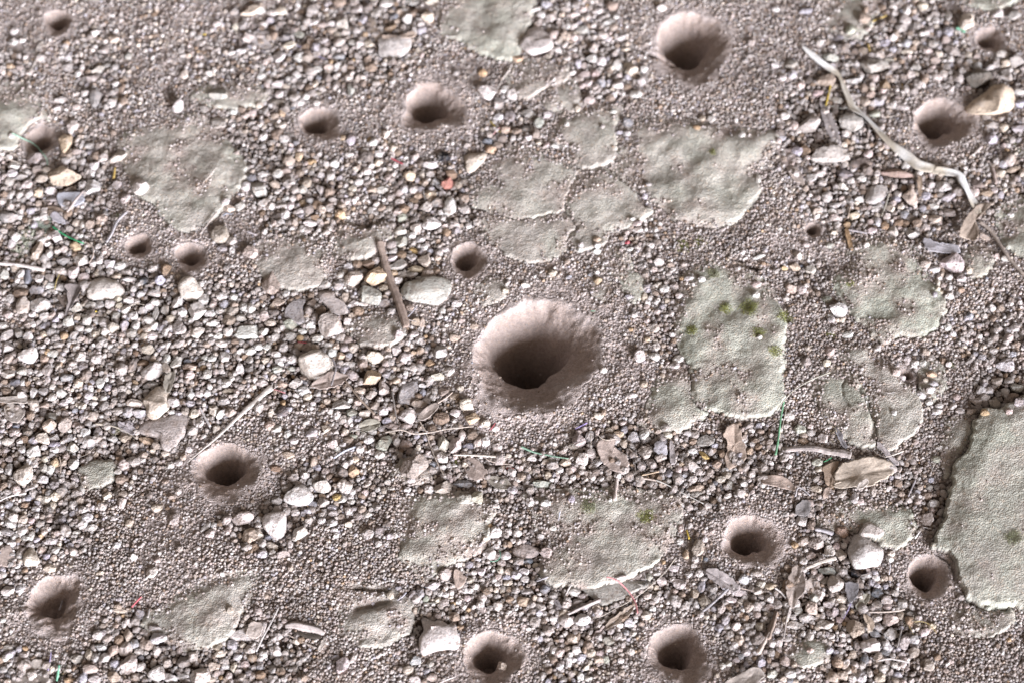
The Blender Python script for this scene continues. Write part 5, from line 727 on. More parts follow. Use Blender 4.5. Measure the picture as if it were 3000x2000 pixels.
# crust plates
pd_map = np.zeros(X.shape)
plate_id = np.full(X.shape, -1); plate_d = np.full(X.shape, -99.0)
GREEN = np.array((.385, .41, .355)); GREY = np.array((.42, .405, .375)); DUST = np.array((.36, .31, .285))
for i, (P, th, green, rough, phrase, lab) in enumerate(PLATES):
    P = np.array(P, float) * OV
    P = np.array([[float(q) for q in ground_at(a, b_)] for a, b_ in P])
    P = catmull(P, 4, True)
    lo = P.min(0) - 30; hi = P.max(0) + 30
    i0, i1 = np.searchsorted(xs, [lo[0], hi[0]]); j0, j1 = np.searchsorted(ys, [lo[1], hi[1]])
    sl = (slice(j0, j1), slice(i0, i1))
    x, y = X[sl], Y[sl]
    d = poly_sdf(P, x, y) + 11 * fbm(x, y, 60, 100 + i, 4) + 8 * fbm(x, y, 18, 140 + i, 3) + 8
    ok = (d > 0) & (pit_t[sl] > 1.25) & (plate_id[sl] < 0)
    dd = np.where(ok, d, -99)
    big = min(1.0, (hi - lo).min() / 260)
    cxy = (lo + hi) / 2; half = (hi - lo) / 2
    lean = ((x - cxy[0]) / half[0] * 0.55 - (y - cxy[1]) / half[1] * 0.85)
    up = np.clip(0.62 + 0.42 * lean + 0.55 * fbm(x, y, 70, 320 + i, 2), 0.10, 1.25)
    if i == 14: up = up * 0 + 1.15
    eg = np.clip(1 - up, 0, 1)
    h = th * 0.95 * up * np.clip((d + 2) / (8 + 45 * eg), 0, 1) ** .8 + th * 0.35 * sm(5, 70, d) * big
    h = h + rough * (.6 * mid[sl] + .5 * fine[sl] + 3 * big * fbm(x, y, 95, 180 + i, 2)) * sm(0, 25, d)
    Sp = base[sl] * 0.55 + coarse[sl] * 3 + h
    S[sl] = np.where(ok, Sp, S[sl])
    pid = plate_id[sl]; pid[ok] = i; plate_id[sl] = pid
    pdd = plate_d[sl]; pdd[ok] = d[ok]; plate_d[sl] = pdd
    g = np.clip(green + 0.55 * fbm(x, y, 90, 200 + i, 3), 0, 1)
    c = GREY + (GREEN - GREY) * g[..., None]
    dust = np.clip((0.0 if i == 14 else 0.16) + 0.95 * fbm(x, y, 70, 240 + i, 4) * rough + .6 * (.75 - up) * (1 - sm(10, 90, d)), 0, 1)
    plate_dust_l = np.clip(dust * .8 + 1.5 * (1 - sm(0, 60, d)) * (1.0 - up), 0, 1)
    pdl = pd_map[sl]; pdl[ok] = plate_dust_l[ok]; pd_map[sl] = pdl
    c = c + (DUST - c) * dust[..., None]
    c = c * (1.0 + 0.13 * fbm(x, y, 30, 280 + i, 3))[..., None]
    T = tint[sl]; T[ok] = c[ok]; tint[sl] = T
    pit_id[sl] = np.where(ok, -1, pit_id[sl])
plate_dust = pd_map

# dark joint lines: x, y pairs in the photograph, width, depth
def groove(pts, width, depth):
    P = np.array([[float(q) for q in ground_at(*p)] for p in pts]); P = catmull(P, 5)
    m = np.full(X.shape, 1e9)
    lo = P.min(0) - 30; hi = P.max(0) + 30
    i0, i1 = np.searchsorted(xs, [lo[0], hi[0]]); j0, j1 = np.searchsorted(ys, [lo[1], hi[1]])
    sl = (slice(j0, j1), slice(i0, i1)); x, y = X[sl] + 5 * fbm(X[sl], Y[sl], 22, 7, 2), Y[sl] + 5 * fbm(X[sl], Y[sl], 22, 8, 2)
    d = np.full(x.shape, 1e9)
    for a, b_ in zip(P[:-1], P[1:]):
        e = b_ - a; t = np.clip(((x - a[0]) * e[0] + (y - a[1]) * e[1]) / (e @ e + 1e-9), 0, 1)
        d = np.minimum(d, np.hypot(x - a[0] - e[0] * t, y - a[1] - e[1] * t))
    S[sl] -= depth * np.exp(-(d / width) ** 2)
groove([tp('C1', *p) for p in [(1160,470),(1290,510),(1400,520),(1480,560)]], 6, 20)
groove([tp('D4', *p) for p in [(1560,380),(1640,440),(1700,520),(1712,600)]], 4, 13)
groove([tp('B4', *p) for p in [(900,690),(1040,715),(1190,715)]], 7, 14)
groove([tp('B4', *p) for p in [(930,880),(1060,860),(1200,830)]], 10, 16)
groove([tp('B4', *p) for p in [(560,530),(620,560)]], 7, 12)
groove([tp('A1', *p) for p in [(1540,790),(1560,880)]], 8, 10)
groove([tp('D3', *p) for p in [(690,310),(700,350),(670,420),(690,500),(740,600)]], 2.5, 5)
groove([tp('D3', *p) for p in [(850,430),(910,570),(960,700),(965,880)]], 5, 12)
groove([tp('C2', *p) for p in [(2080,830),(2160,880),(2260,910)]], 8, 24)
groove([tp('B2', *p) for p in [(850,470),(950,520),(1060,520)]], 8, 16)
groove([tp('D4', *p) for p in [(1840,800),(1900,850),(2000,870),(2180,890)]], 6, 16)

Sf = S + 0.9 * fine * (1 + coarse) * (1 - .6 * (plate_id >= 0))          # what grains and stones rest on
Z = Sf.copy()

def surf(x, y, A=None):
    A = Sf if A is None else A
    fx = np.clip((np.asarray(x) - gx0) / STEP, 0, NX - 1.001); fy = np.clip((np.asarray(y) - gy0) / STEP, 0, NY - 1.001)
    i = fx.astype(int); j = fy.astype(int); u = fx - i; v = fy - j
    return A[j, i] * (1 - u) * (1 - v) + A[j, i + 1] * u * (1 - v) + A[j + 1, i] * (1 - u) * v + A[j + 1, i + 1] * u * v

def grid_patch(mask, zarr, skirt):
    """mesh of the grid cells that touch mask; corners outside it dip below the ground"""
    cell = mask[:-1, :-1] | mask[1:, :-1] | mask[:-1, 1:] | mask[1:, 1:]
    j, i = np.nonzero(cell)
    q = np.stack([j * NX + i, j * NX + i + 1, (j + 1) * NX + i + 1, (j + 1) * NX + i], 1)
    used, inv = np.unique(q.ravel(), return_inverse=True)
    m = mask.ravel()[used]
    z = np.where(m, zarr.ravel()[used], skirt.ravel()[used])
    V = np.stack([X.ravel()[used], Y.ravel()[used], z], 1)
    return V, inv.reshape(-1, 4), used

# bare ground below: lowered under plates and pits, open where they fully cover it
lower = (pit_id >= 0) | (plate_id >= 0)
G = np.where(plate_id >= 0, base - 3, Z)
G = np.where(pit_id >= 0, Z - 3.0, G)
def shrink(m, n):
    for _ in range(n):
        m = m & np.roll(m, 1, 0) & np.roll(m, -1, 0) & np.roll(m, 1, 1) & np.roll(m, -1, 1)
    return m
deep = shrink(lower, 4)
keep = ~deep
cell = keep[:-1, :-1] | keep[1:, :-1] | keep[:-1, 1:] | keep[1:, 1:]
j, i = np.nonzero(cell)
q = np.stack([j * NX + i, j * NX + i + 1, (j + 1) * NX + i + 1, (j + 1) * NX + i], 1)
used, inv = np.unique(q.ravel(), return_inverse=True)
V = np.stack([X.ravel()[used], Y.ravel()[used], G.ravel()[used]], 1)
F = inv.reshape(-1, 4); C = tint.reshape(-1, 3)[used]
# the ground goes on, coarsely, beyond the traced part
ox = np.concatenate([np.linspace(-16000, gx0, 50), np.linspace(gx0, gx1, 60)[1:-1], np.linspace(gx1, 16000, 50)])
oy = np.concatenate([np.linspace(-16000, gy0, 50), np.linspace(gy0, gy1, 50)[1:-1], np.linspace(gy1, 16000, 50)])
OX, OY = np.meshgrid(ox, oy)
inside = (OX > gx0) & (OX < gx1) & (OY > gy0) & (OY < gy1)
OZ = 9 * fbm(OX, OY, 520, 1, 2) - 4
OZ = np.where((OX >= gx0) & (OX <= gx1) & (OY >= gy0) & (OY <= gy1), -22, OZ)
ic = inside[:-1, :-1] | inside[1:, :-1] | inside[:-1, 1:] | inside[1:, 1:]
j, i = np.nonzero(~ic); n = len(ox)
q2 = np.stack([j * n + i, j * n + i + 1, (j + 1) * n + i + 1, (j + 1) * n + i], 1) + len(V)
V = np.concatenate([V, np.stack([OX.ravel(), OY.ravel(), OZ.ravel()], 1)])
C = np.concatenate([C, np.tile(GRIT * .9, (OX.size, 1))]); F = np.concatenate([F, q2])
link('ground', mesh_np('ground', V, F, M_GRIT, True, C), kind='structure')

for i, P in enumerate(PITS):
    m = pit_id == i
    if m.sum() < 20: continue
    V, F, used = grid_patch(m, Z, Z - 6)
    c, R = pit_info[i]
    V = V - np.array([c[0], c[1], 0])
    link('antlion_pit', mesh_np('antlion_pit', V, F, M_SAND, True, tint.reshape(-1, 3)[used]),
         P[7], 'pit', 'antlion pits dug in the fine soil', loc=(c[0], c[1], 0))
for i, P in enumerate(PLATES):
    m = plate_id == i
    if m.sum() < 20: continue
    V, F, used = grid_patch(m, Z, base - 9)
    c = V.mean(0); c[2] = 0
    link('crust_plate', mesh_np('crust_plate', V - c, F, M_CRUST, True, tint.reshape(-1, 3)[used]),
         P[5], 'soil crust', 'dried crust plates on the ground', loc=c)

# ---------------------------------------------------------------- stones
def ico(level):
    bm = bmesh.new(); bmesh.ops.create_icosphere(bm, subdivisions=level, radius=1)
    bm.verts.ensure_lookup_table()
    V = np.array([v.co[:] for v in bm.verts]); F = np.array([[v.index for v in f.verts] for f in bm.faces])
    bm.free(); return V, F
ICO = {k: ico(k) for k in (1, 2, 3, 4)}

def wavy(P, rng, k, n=7):
    t = 0
    for _ in range(n):
        d = rng.normal(size=3) * k
        t = t + np.sin(P @ d + rng.uniform(0, 6.28))
    return t / n

def rock(rng, level, sx, sy, sz, ang=0.0, outline=None, rough=1.0):
    V, F = ICO[level]; V = V.copy()
    for _ in range(rng.integers(9, 15)):
        nrm = rng.normal(size=3); nrm /= np.linalg.norm(nrm)
        d = rng.uniform(0.50, 0.86)
        s = V @ nrm
        V -= np.maximum(s - d, 0)[:, None] * nrm * 0.95
    V *= (1 + 0.14 * rough * wavy(V, rng, 2.6) + 0.085 * rough * wavy(V, rng, 7) + (0.085 * rough * wavy(V, rng, 14) if level > 2 else 0))[:, None]
    if outline is not None:
        th = np.arctan2(V[:, 1], V[:, 0]); rho = np.hypot(V[:, 0], V[:, 1])
        ref = np.hypot(ICO[level][0][:, 0], ICO[level][0][:, 1])
        rho = np.minimum(rho / 0.86, 1.05) * 0.6 + 0.4 * ref
        rho = np.clip(rho, 0, 1.06) ** 0.8
        R = np.interp((th + 2 * math.pi) % (2 * math.pi), outline[0], outline[1])
        V[:, 0] = rho * R * np.cos(th); V[:, 1] = rho * R * np.sin(th)
        V[:, 2] *= sz
        return V, F
    for a, s in ((0, sx), (1, sy), (2, sz)):
        V[:, a] *= s / max(1e-6, np.abs(V[:, a]).max())
    c, s_ = math.cos(ang), math.sin(ang)
    x = V[:, 0] * c - V[:, 1] * s_; y = V[:, 0] * s_ + V[:, 1] * c
    V[:, 0] = x; V[:, 1] = y
    return V, F

marks = []          # (x, y, radius) of everything the loose grains must keep off
stones = []
for tile, txt in STONES.items():
    for e in txt.split(';'):
        a, _, lab = e.partition('|'); nums, _, cc = a.rpartition(' ')
        qn = [float(v) for v in nums.split(',')]
        if len(qn) == 4: qn.append(0.)
        px, py = tp(tile, qn[0], qn[1])
        if not (-40 < px < 3040 and -40 < py < 2040): continue
        stones.append((qn[2] * qn[3] * .3189 ** 2, px, py, qn[2] * .3189, qn[3] * .3189, qn[4], cc, lab))
stones.sort(key=lambda s: -s[0])

LAND = [(P[0], P[1], P[2], P[6]) for P in PITS]
for P in PLATES:
    q = np.array(P[0], float) * OV; c = q.mean(0); LAND.append((c[0], c[1], min(np.ptp(q[:, 0]), np.ptp(q[:, 1])) / 2, P[4]))
for (tile, x, y, r, ph) in [('B4',1680,1140,60,'the square white stone'),('D4',905,380,55,'the big white boulder'),('D4',805,1065,30,'the big tan block'),
   ('D1',2040,930,60,'the big cream rock'),('A2',970,1090,50,'the six-sided cream-grey rock'),('A2',600,50,45,'the big ochre rock'),('A3',1440,560,40,'the tan boulder'),
   ('A3',1385,265,35,'the white angular rock'),('A3',215,1210,30,'the crumbly tan-white rock'),('A3',265,120,30,'the large white stone near the edge'),('B3',550,215,50,'the white and cream boulder'),
   ('B3',1390,470,35,'the grey oval stone'),('B2',1560,1120,70,'the flat pale green stone'),('B2',350,1290,30,'the purple-grey flake'),('B2',1100,970,30,'the ochre-white rock'),
   ('B3',395,1410,45,'the row of three pale stones'),('C3',2040,950,40,'the big brown leaf'),('C3',930,1030,45,'the torn brown-pink leaf'),('D3',860,1200,80,'the ragged cream leaf'),
   ('D4',250,650,40,'the large grey leaf'),('A4',270,1450,50,'the large dusty leaf'),('B1',1275,440,45,'the flat grey-white stone'),('C1',220,400,40,'the crusty white clod'),
   ('D1',900,1080,30,'the ribbon of grass'),('D2',1860,450,40,'the folded leaf'),('B4',450,1060,50,'the split husk'),('A2',650,620,30,'the bright green fibre'),
   ('A3',2200,640,30,'the wide end of the long straw'),('B3',1600,830,60,'the wavy cream straw'),('A4',1550,1480,50,'the rough rocks at the bottom edge'),('C4',1000,720,80,'the flat wedge stone'),
   ('B2',1200,750,20,'the brown stick'),('A2',310,560,30,'the pale fibre tangle'),('A3',130,650,25,'the corky bark'),('D1',560,1130,20,'the grey pointed leaf'),('C4',1920,620,40,'the lavender-grey leaf'),
   ('B1',1730,1450,20,'the black clod'),('D1',1765,275,10,'the mint-green chip'),('B1',1300,600,20,'the white curved straw'),('A1',1100,1450,20,'the oblong cream pebble'),('D2',2100,700,30,'the long grey-brown stem')]:
    a, b_ = tp(tile, x, y); LAND.append((a, b_, r, ph))
LA = np.array([l[:3] for l in LAND])
def colour_word(c):
    return CNAME[c[0]] if len(c) == 1 or c[0] == c[1] else {'WG': 'greyish white', 'GW': 'pale grey', 'WT': 'off-white', 'WP': 'pinkish white', 'PW': 'pale pink', 'WL': 'cool white',
        'TG': 'greyish tan', 'GP': 'pinkish grey', 'GN': 'greenish grey', 'WC': 'creamy white', 'CW': 'pale cream', 'CT': 'cream-tan', 'TP': 'pinkish tan', 'PT': 'tan-pink',
        'TW': 'light tan', 'GL': 'bluish grey', 'LG': 'bluish grey', 'LW': 'pale lavender', 'PG': 'greyish pink', 'GB': 'brownish grey', 'BG': 'grey-brown', 'CG': 'greyish cream',
        'NG': 'greenish grey', 'GT': 'tan-grey', 'OT': 'orange-tan', 'CO': 'cream-orange', 'OC': 'orange-cream', 'TO': 'orange-tan'}.get(c, CNAME[c[0]])
auto = []
def auto_label(px, py, w_, h_, cc):
    s = math.sqrt(w_ * h_)
    size = 'tiny' if s < 22 else 'small' if s < 28 else 'medium-sized' if s < 38 else 'fairly large'
    asp = max(w_, h_) / min(w_, h_)
    shape = 'elongated' if asp > 1.55 else 'oval' if asp > 1.25 else 'rounded' if (int(px) + int(py)) % 2 else 'blocky'
    dist = np.hypot(LA[:, 0] - px, LA[:, 1] - py) - LA[:, 2] * 0.9
    k = int(np.argmin(dist)); dx, dy = px - LA[k, 0], py - LA[k, 1]
    if abs(dy) > 1.6 * abs(dx): pos = 'above' if dy < 0 else 'below'
    elif abs(dx) > 1.6 * abs(dy): pos = 'left of' if dx < 0 else 'right of'
    else: pos = ('above' if dy < 0 else 'below') + (' and left of' if dx < 0 else ' and right of')
    return f'{size} {colour_word(cc)}', pos + ' ' + LAND[k][3], dist[k]

n_auto = 0; rest = []; made = []
for (area, px, py, w_, h_, ang, cc, lab) in stones:
    gx, gy = (float(v) for v in ground_at(px, py)); ls = local_scale(py)
    s_ = zlib_seed = int(px * 13 + py * 7919) & 0xffffffff
    rng = np.random.default_rng(s_)
    w2, h2 = w_ * ls, h_ * ls * 1.0
    sz = min(w2, h2) * 0.5 * rng.uniform(.62, .85)
    zz = float(surf(gx, gy, S))
    top = sz * 0.42
    gy -= (zz + top) * math.tan(TILT)
    zz = float(surf(gx, gy, S))
    jit = np.clip(1 + rng.normal() * 0.07, .8, 1.2)
    colr = np.clip(mix_colour(cc) * jit * (1 + rng.normal(size=3) * .015), 0.01, .8)
    rec = (gx, gy, zz + top * 1.05, w2 * .535, h2 * .535, sz, rad(ang), colr, px, py, w_, h_, cc, lab, rng)
    marks.append((gx, gy, w2 / 2, h2 / 2, rad(ang)))
    if lab: made.append(rec)
    elif n_auto < 296: made.append(rec); n_auto += 1
    else: rest.append(rec)
auto = [(auto_label(r[8], r[9], r[10], r[11], r[12]) if not r[13] else None) for r in made]
byk = {}
for k, a in enumerate(auto):
    if a: byk.setdefault((a[0], a[1]), []).append((a[2], k))
ORD = ['nearest', 'second nearest', 'third nearest', 'fourth nearest', 'fifth nearest', 'sixth nearest', 'seventh nearest', 'eighth nearest', 'ninth nearest', 'tenth nearest']
names = {}
for (a, b_), lst in byk.items():
    lst.sort()
    for n_, (_, k) in enumerate(lst):
        names[k] = f'{a} pebble {b_}' if len(lst) == 1 else f'{ORD[n_]} {a} pebble {b_}'
for k, r in enumerate(made):
    gx, gy, z, a, b_, sz, ang, colr, px, py, w_, h_, cc, lab, rng = r
    big = max(w_, h_) > 48
    V, F = rock(rng, 4 if max(w_, h_) > 30 else 3, a, b_, sz, ang)
    if lab and big:
        link('stone', mesh_np('stone', V, F, M_STONE, False), lab, 'stone', 'larger stones lying on the ground', loc=(gx, gy, z), color=colr)
    else:
        link('pebble', mesh_np('pebble', V, F, M_STONE, False), lab or names[k], 'pebble', 'loose pebbles of the gravel', loc=(gx, gy, z), color=colr)

def outline_of(pts):
    P = np.array(pts); c = (P.max(0) + P.min(0)) / 2 * .5 + P.mean(0) * .5
    D = catmull(P, 6, True) - c
    th = (np.arctan2(D[:, 1], D[:, 0]) + 2 * math.pi) % (2 * math.pi); r = np.hypot(D[:, 0], D[:, 1])
    o = np.argsort(th); th = th[o]; r = r[o]
    return c, (np.concatenate([th - 2 * math.pi, th, th + 2 * math.pi]), np.concatenate([r, r, r]))

extra_polys = []
for n_, (tile, pts, cc, hs_, lab) in enumerate(PSTONES):
    P = [[float(v) for v in ground_at(*tp(tile, *p))] for p in pts]
    c, out = outline_of(P)
    rng = np.random.default_rng(7000 + n_)
    P_ = np.array(P); size = min(np.ptp(P_[:, 0]), np.ptp(P_[:, 1])); sz = size * 0.5 * hs_ * 1.25
    z0 = float(surf(c[0], c[1], S)); sh = (z0 + sz * 0.3) * math.tan(TILT)
    V, F = rock(rng, 4, 1, 1, sz, outline=out, rough=1.3)
    V[:, 2] += 1.3 * wavy(V, rng, .05) * min(1, sz / 15)
    z0 = float(surf(c[0], c[1] - sh, S))
    link('stone', mesh_np('stone', V, F, M_STONE), lab, 'stone', 'larger stones lying on the ground',
         loc=(c[0], c[1] - sh, z0 + sz * 0.30), color=mix_colour(cc))
    extra_polys.append(P_ - np.array([0, sh]))

# ---------------------------------------------------------------- leaves, bark, flakes
for n_, (tile, pts, cc, lift, curl, kind, lab) in enumerate(LEAVES):
    rng = np.random.default_rng(8000 + n_)
    P = np.array([[float(v) for v in ground_at(*tp(tile, *p))] for p in pts])
    c = P.mean(0); sh = (float(surf(c[0], c[1], S)) + lift) * math.tan(TILT); c = c - np.array([0, sh]); P[:, 1] -= sh
    O = catmull(P, 7, True)
    m = len(O)
    O = O + (np.stack([fbm(O[:, 0], O[:, 1], 9, 500 + n_, 2), fbm(O[:, 0], O[:, 1], 9, 600 + n_, 2)], 1)) * (5.0 if 'ragged cream' in lab else 4.0 if kind != 'bark_chip' else 2.0)
    rings = [0.0, .2, .4, .6, .78, .92, 1.0]
    ev, evec = np.linalg.eigh(np.cov((O - c).T)); ax = evec[:, 1]; sx_ = evec[:, 0]
    wid = math.sqrt(ev[0]) * 2 + 1e-6; lng = math.sqrt(ev[1]) * 2 + 1e-6
    base_z = float(np.median(surf(O[:, 0], O[:, 1], S)))
    Vt = []
    for r in rings[1:]:
        Q = c + (O - c) * r
        u = (Q - c) @ sx_ / wid; t = (Q - c) @ ax / lng
        g = surf(Q[:, 0], Q[:, 1], S)
        zz = base_z * .5 + g * .5 + lift + curl * (u ** 2 * 0.9 - 0.35 + 0.5 * t * t * math.sin(n_)) + curl * .35 * np.sin(t * 3 + n_) \
             + 0.5 * wavy(np.c_[Q, Q[:, :1] * 0], rng, .25) * (1 + curl * .15) - 2.4 * np.exp(-(u / .1) ** 2) * (kind == 'leaf') + 1.6 * fbm(Q[:, 0], Q[:, 1], 14, 700 + n_, 3)
        Vt.append(np.c_[Q, zz])
    cz = base_z + lift - curl * .35
    V = np.concatenate([[np.array([c[0], c[1], cz])]] + Vt)
    F = []
    for k in range(m):
        F.append([0, 1 + k, 1 + (k + 1) % m, 1 + (k + 1) % m])
    for r in range(len(rings) - 2):
        a0 = 1 + r * m; b0 = a0 + m
        for k in range(m):
            F.append([a0 + k, b0 + k, b0 + (k + 1) % m, a0 + (k + 1) % m])
    nv = len(V); th = 1.3 if kind == 'leaf' else 3.5
    V2 = V.copy(); V2[:, 2] -= th
    F2 = [[f[3] + nv, f[2] + nv, f[1] + nv, f[0] + nv] for f in F]
    e0 = 1 + (len(rings) - 2) * m
    side = [[e0 + k, e0 + k + nv, e0 + (k + 1) % m + nv, e0 + (k + 1) % m] for k in range(m)]
    Vall = np.concatenate([V, V2]) - np.array([c[0], c[1], base_z])
    me = bpy.data.meshes.new(kind)
    me.from_pydata([tuple(v * K) for v in Vall], [], [tuple(dict.fromkeys(f)) for f in F + F2 + side])
    me.polygons.foreach_set('use_smooth', [True] * len(me.polygons)); me.materials.append(M_LEAF if kind != 'bark_chip' else M_FIBRE)
    cat = {'leaf': 'leaf', 'bark_chip': 'bark', 'flake': 'flake'}[kind]
    link(kind, me, lab, cat, {'leaf': 'dry leaf scraps', 'bark_chip': 'bits of bark', 'flake': 'thin flakes'}[kind],
         loc=(c[0], c[1], base_z), color=np.clip(mix_colour(cc) * np.array([.92, .88, .83]), 0, .8))

# ---------------------------------------------------------------- straws, twigs, threads
def tube(P, radii, sides, flat, rng, groove_=0.0, split=0.0):
    P = np.asarray(P); n = len(P)
    T = np.gradient(P, axis=0); T /= np.linalg.norm(T, axis=1)[:, None] + 1e-9
    B = np.cross(T, [0, 0, 1.0]); B /= np.linalg.norm(B, axis=1)[:, None] + 1e-9
    N = np.cross(B, T)
    ang = np.linspace(0, 2 * math.pi, sides, endpoint=False)
    lump = 1 + groove_ * rng.normal(size=sides)
    V = []
    for k in range(n):
        jl = lump * (1 + 0.25 * groove_ * rng.normal(size=sides))
        V.append(P[k] + radii[k] * (np.cos(ang)[:, None] * B[k] * jl[:, None] + flat * np.sin(ang)[:, None] * N[k] * jl[:, None]))
    V = np.concatenate(V)
    F = [[k * sides + s, k * sides + (s + 1) % sides, (k + 1) * sides + (s + 1) % sides, (k + 1) * sides + s] for k in range(n - 1) for s in range(sides)]
    nv = len(V); V = np.concatenate([V, P[:1], P[-1:]])
    F += [[nv, (s + 1) % sides, s, s] for s in range(sides)] + [[nv + 1, (n - 1) * sides + s, (n - 1) * sides + (s + 1) % sides, (n - 1) * sides + (s + 1) % sides] for s in range(sides)]
    return V, F

def lay(pts_px, lift, smooth_k=6):
    Q = catmull(np.array(pts_px, float), smooth_k)
    gx, gy = ground_at(Q[:, 0], Q[:, 1])
    z = surf(gx, gy, S)
    k = min(9, len(z) | 1)
    zp = np.pad(z, k // 2, mode='edge'); zs = np.convolve(zp, np.ones(k) / k, 'valid')[:len(z)]
    zz = np.maximum(zs, z - lift * .4) + lift
    return np.c_[gx, gy - zz * math.tan(TILT), zz]

def add_tube(name, V, F, mat, c, **kw):
    me = bpy.data.meshes.new(name)
    me.from_pydata([tuple((v - c) * K) for v in V], [], [tuple(dict.fromkeys(f)) for f in F])
    me.polygons.foreach_set('use_smooth', [True] * len(me.polygons)); me.materials.append(mat)
    return link(name, me, loc=c, **kw)

for n_, (tile, pts, wd, cc, name, cat, lab, tap, lift) in enumerate(STRAWS):
    rng = np.random.default_rng(9000 + n_)
    woody = name in ('stick', 'twig', 'bark', 'wood_chip')
    Q = lay([tp(tile, *p) for p in pts], lift * 0.8 + 1)
    n = len(Q); t = np.linspace(0, 1, n); ls = local_scale(tp(tile, *pts[0])[1])
    wid = wd * .3189 / 2 * ls
    r = wid * (tap[0] + (tap[1] - tap[0]) * t) * (1 + (0.10 if woody else .05) * rng.normal(size=n))
    if name in ('seed_husk', 'seed'): r = wid * np.sin(math.pi * (0.08 + .84 * t)) ** .6
    else:
        r[0] *= .75; r[-1] *= .75
    flat = 0.45 if name in ('straw', 'grass_stalk', 'leaf_strap', 'flake', 'chip') else 0.6 if woody and wd > 30 else 0.9
    c = Q[n // 2].copy()
    V, F = tube(Q, r, 16 if wd > 30 else 8, flat, rng, 0.24 if woody and wd > 25 else 0.14 if wd > 20 else .05)
    colr = np.clip(mix_colour(cc) * (.95 if name != 'straw' else 1.05), 0, .8)
    o = add_tube(name, V, F, M_FIBRE, c, label=lab, cat=cat, color=colr)
    groups = {'straw': 'loose straws', 'twig': 'small twigs', 'stick': 'broken sticks', 'needle': 'coloured needle bits', 'fibre': 'fine fibres', 'thread': 'coloured threads'}
    if name in groups: o['group'] = groups[name]
    kids = {('A1', 0): [[(200,520),(285,640)], [(160,590),(275,665)], [(285,640),(345,660)], [(405,425),(465,410)], [(405,425),(350,450)]],
            ('A1', 1): [[(40,1450),(100,1410),(150,1430),(170,1470)]]}.get((tile, n_), [])
    for kp in kids:
        Qk = lay([tp(tile, *p) for p in kp], lift); Vk, Fk = tube(Qk, np.full(len(Qk), wid * .5), 6, .9, rng)
        me = bpy.data.meshes.new('branch'); me.from_pydata([tuple((v - c) * K) for v in Vk], [], [tuple(dict.fromkeys(f)) for f in Fk]); me.materials.append(M_FIBRE)
        link('branch', me, parent=o, color=colr)
    if name == 'seed_husk':  # dark flattened strip, stands in for the shade in the husk's hollow
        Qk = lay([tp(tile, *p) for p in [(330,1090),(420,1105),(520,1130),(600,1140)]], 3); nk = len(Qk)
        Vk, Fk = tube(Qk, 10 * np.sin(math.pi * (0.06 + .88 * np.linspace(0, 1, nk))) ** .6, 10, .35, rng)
        me = bpy.data.meshes.new('husk_shade'); me.from_pydata([tuple((v - c) * K) for v in Vk], [], [tuple(dict.fromkeys(f)) for f in Fk]); me.materials.append(M_FIBRE)
        link('husk_shade', me, parent=o, color=(.07, .06, .05))
    for k in range(0, n, 2): marks.append((Q[k][0], Q[k][1], r[k] * .8, r[k] * .8, 0) if lift < 12 else (1e6, 0, 1, 1, 0))
    if lab.startswith(('frayed lavender', 'long split', 'frayed cream', 'long brown')):   # loose splinters at the end
        for s in range(4):
            e = Q[-1]; d = (Q[-1] - Q[-4]); d /= np.linalg.norm(d); side = np.cross(d, [0, 0, 1])
            tip = e + d * rng.uniform(4, 22) + side * rng.uniform(-1, 1) * wid * 1.3 + np.array([0, 0, rng.uniform(0, 5)])
            st = Q[-5] + side * rng.uniform(-.6, .6) * wid
            Pk = np.array([st, (st + tip) / 2 + side * rng.normal() * 2, tip])
            Vk, Fk = tube(Pk, np.array([2.4, 2, .5]), 5, .8, rng)
            me = bpy.data.meshes.new('splinter'); me.from_pydata([tuple((v - c) * K) for v in Vk], [], [tuple(dict.fromkeys(f)) for f in Fk]); me.materials.append(M_FIBRE)
            link('splinter', me, parent=o, color=colr)

# ribbon of dry grass: flat strap that twists, with a fold line
Q = lay(RIBBON, 17, 5)
n = len(Q); t = np.linspace(0, 1, n)
T = np.gradient(Q, axis=0); T /= np.linalg.norm(T, axis=1)[:, None]
B = np.cross(T, [0, 0, 1.]); B /= np.linalg.norm(B, axis=1)[:, None]
tw = 0.45 * np.sin(t * 11 + .8) + .3 * np.sin(t * 27)
wd = 1.35 * (5.5 + 5.5 * sm(.0, .6, t) + 2.0 * np.sin(t * 23) + .9 * np.sin(t * 61)) * (1 - .25 * sm(.93, 1, t)) * sm(-.05, .06, t)
rows = []
prof = [(-1, 0), (-.75, 1.3), (-.4, .3), (0, -1.2), (.4, .6), (.75, 1.5), (1, 0)]
for k in range(n):
    nn = np.array([0, 0, 1.]) * math.cos(tw[k]) + B[k] * math.sin(tw[k]); bb = B[k] * math.cos(tw[k]) - np.array([0, 0, 1.]) * math.sin(tw[k])
    rows.append([Q[k] + bb * a * wd[k] + nn * h for a, h in prof] + [Q[k] + bb * a * wd[k] + nn * (h - 1.6) for a, h in prof[::-1]])
V = np.array(rows).reshape(-1, 3); m = 14
F = [[k * m + s, k * m + (s + 1) % m, (k + 1) * m + (s + 1) % m, (k + 1) * m + s] for k in range(n - 1) for s in range(m)]
M_RIB, rn, rl, rb = new_mat('dry_grass_ribbon', .8)
rg = rn.new('ShaderNodeNewGeometry'); r1 = nd(rn, 'ShaderNodeTexNoise', Scale=1 / (170 * K), Detail=3.0); rl.new(rg.outputs['Position'], r1.inputs['Vector'])
r2 = nd(rn, 'ShaderNodeTexNoise', Scale=1 / (6 * K), Detail=4.0); rl.new(rg.outputs['Position'], r2.inputs['Vector'])
cc_ = mixcol(rn, rl, 'MIX', mr(rn, rl, r1.outputs['Fac'], .42, .56, 0, 1), (.40, .37, .31), (.68, .71, .72))
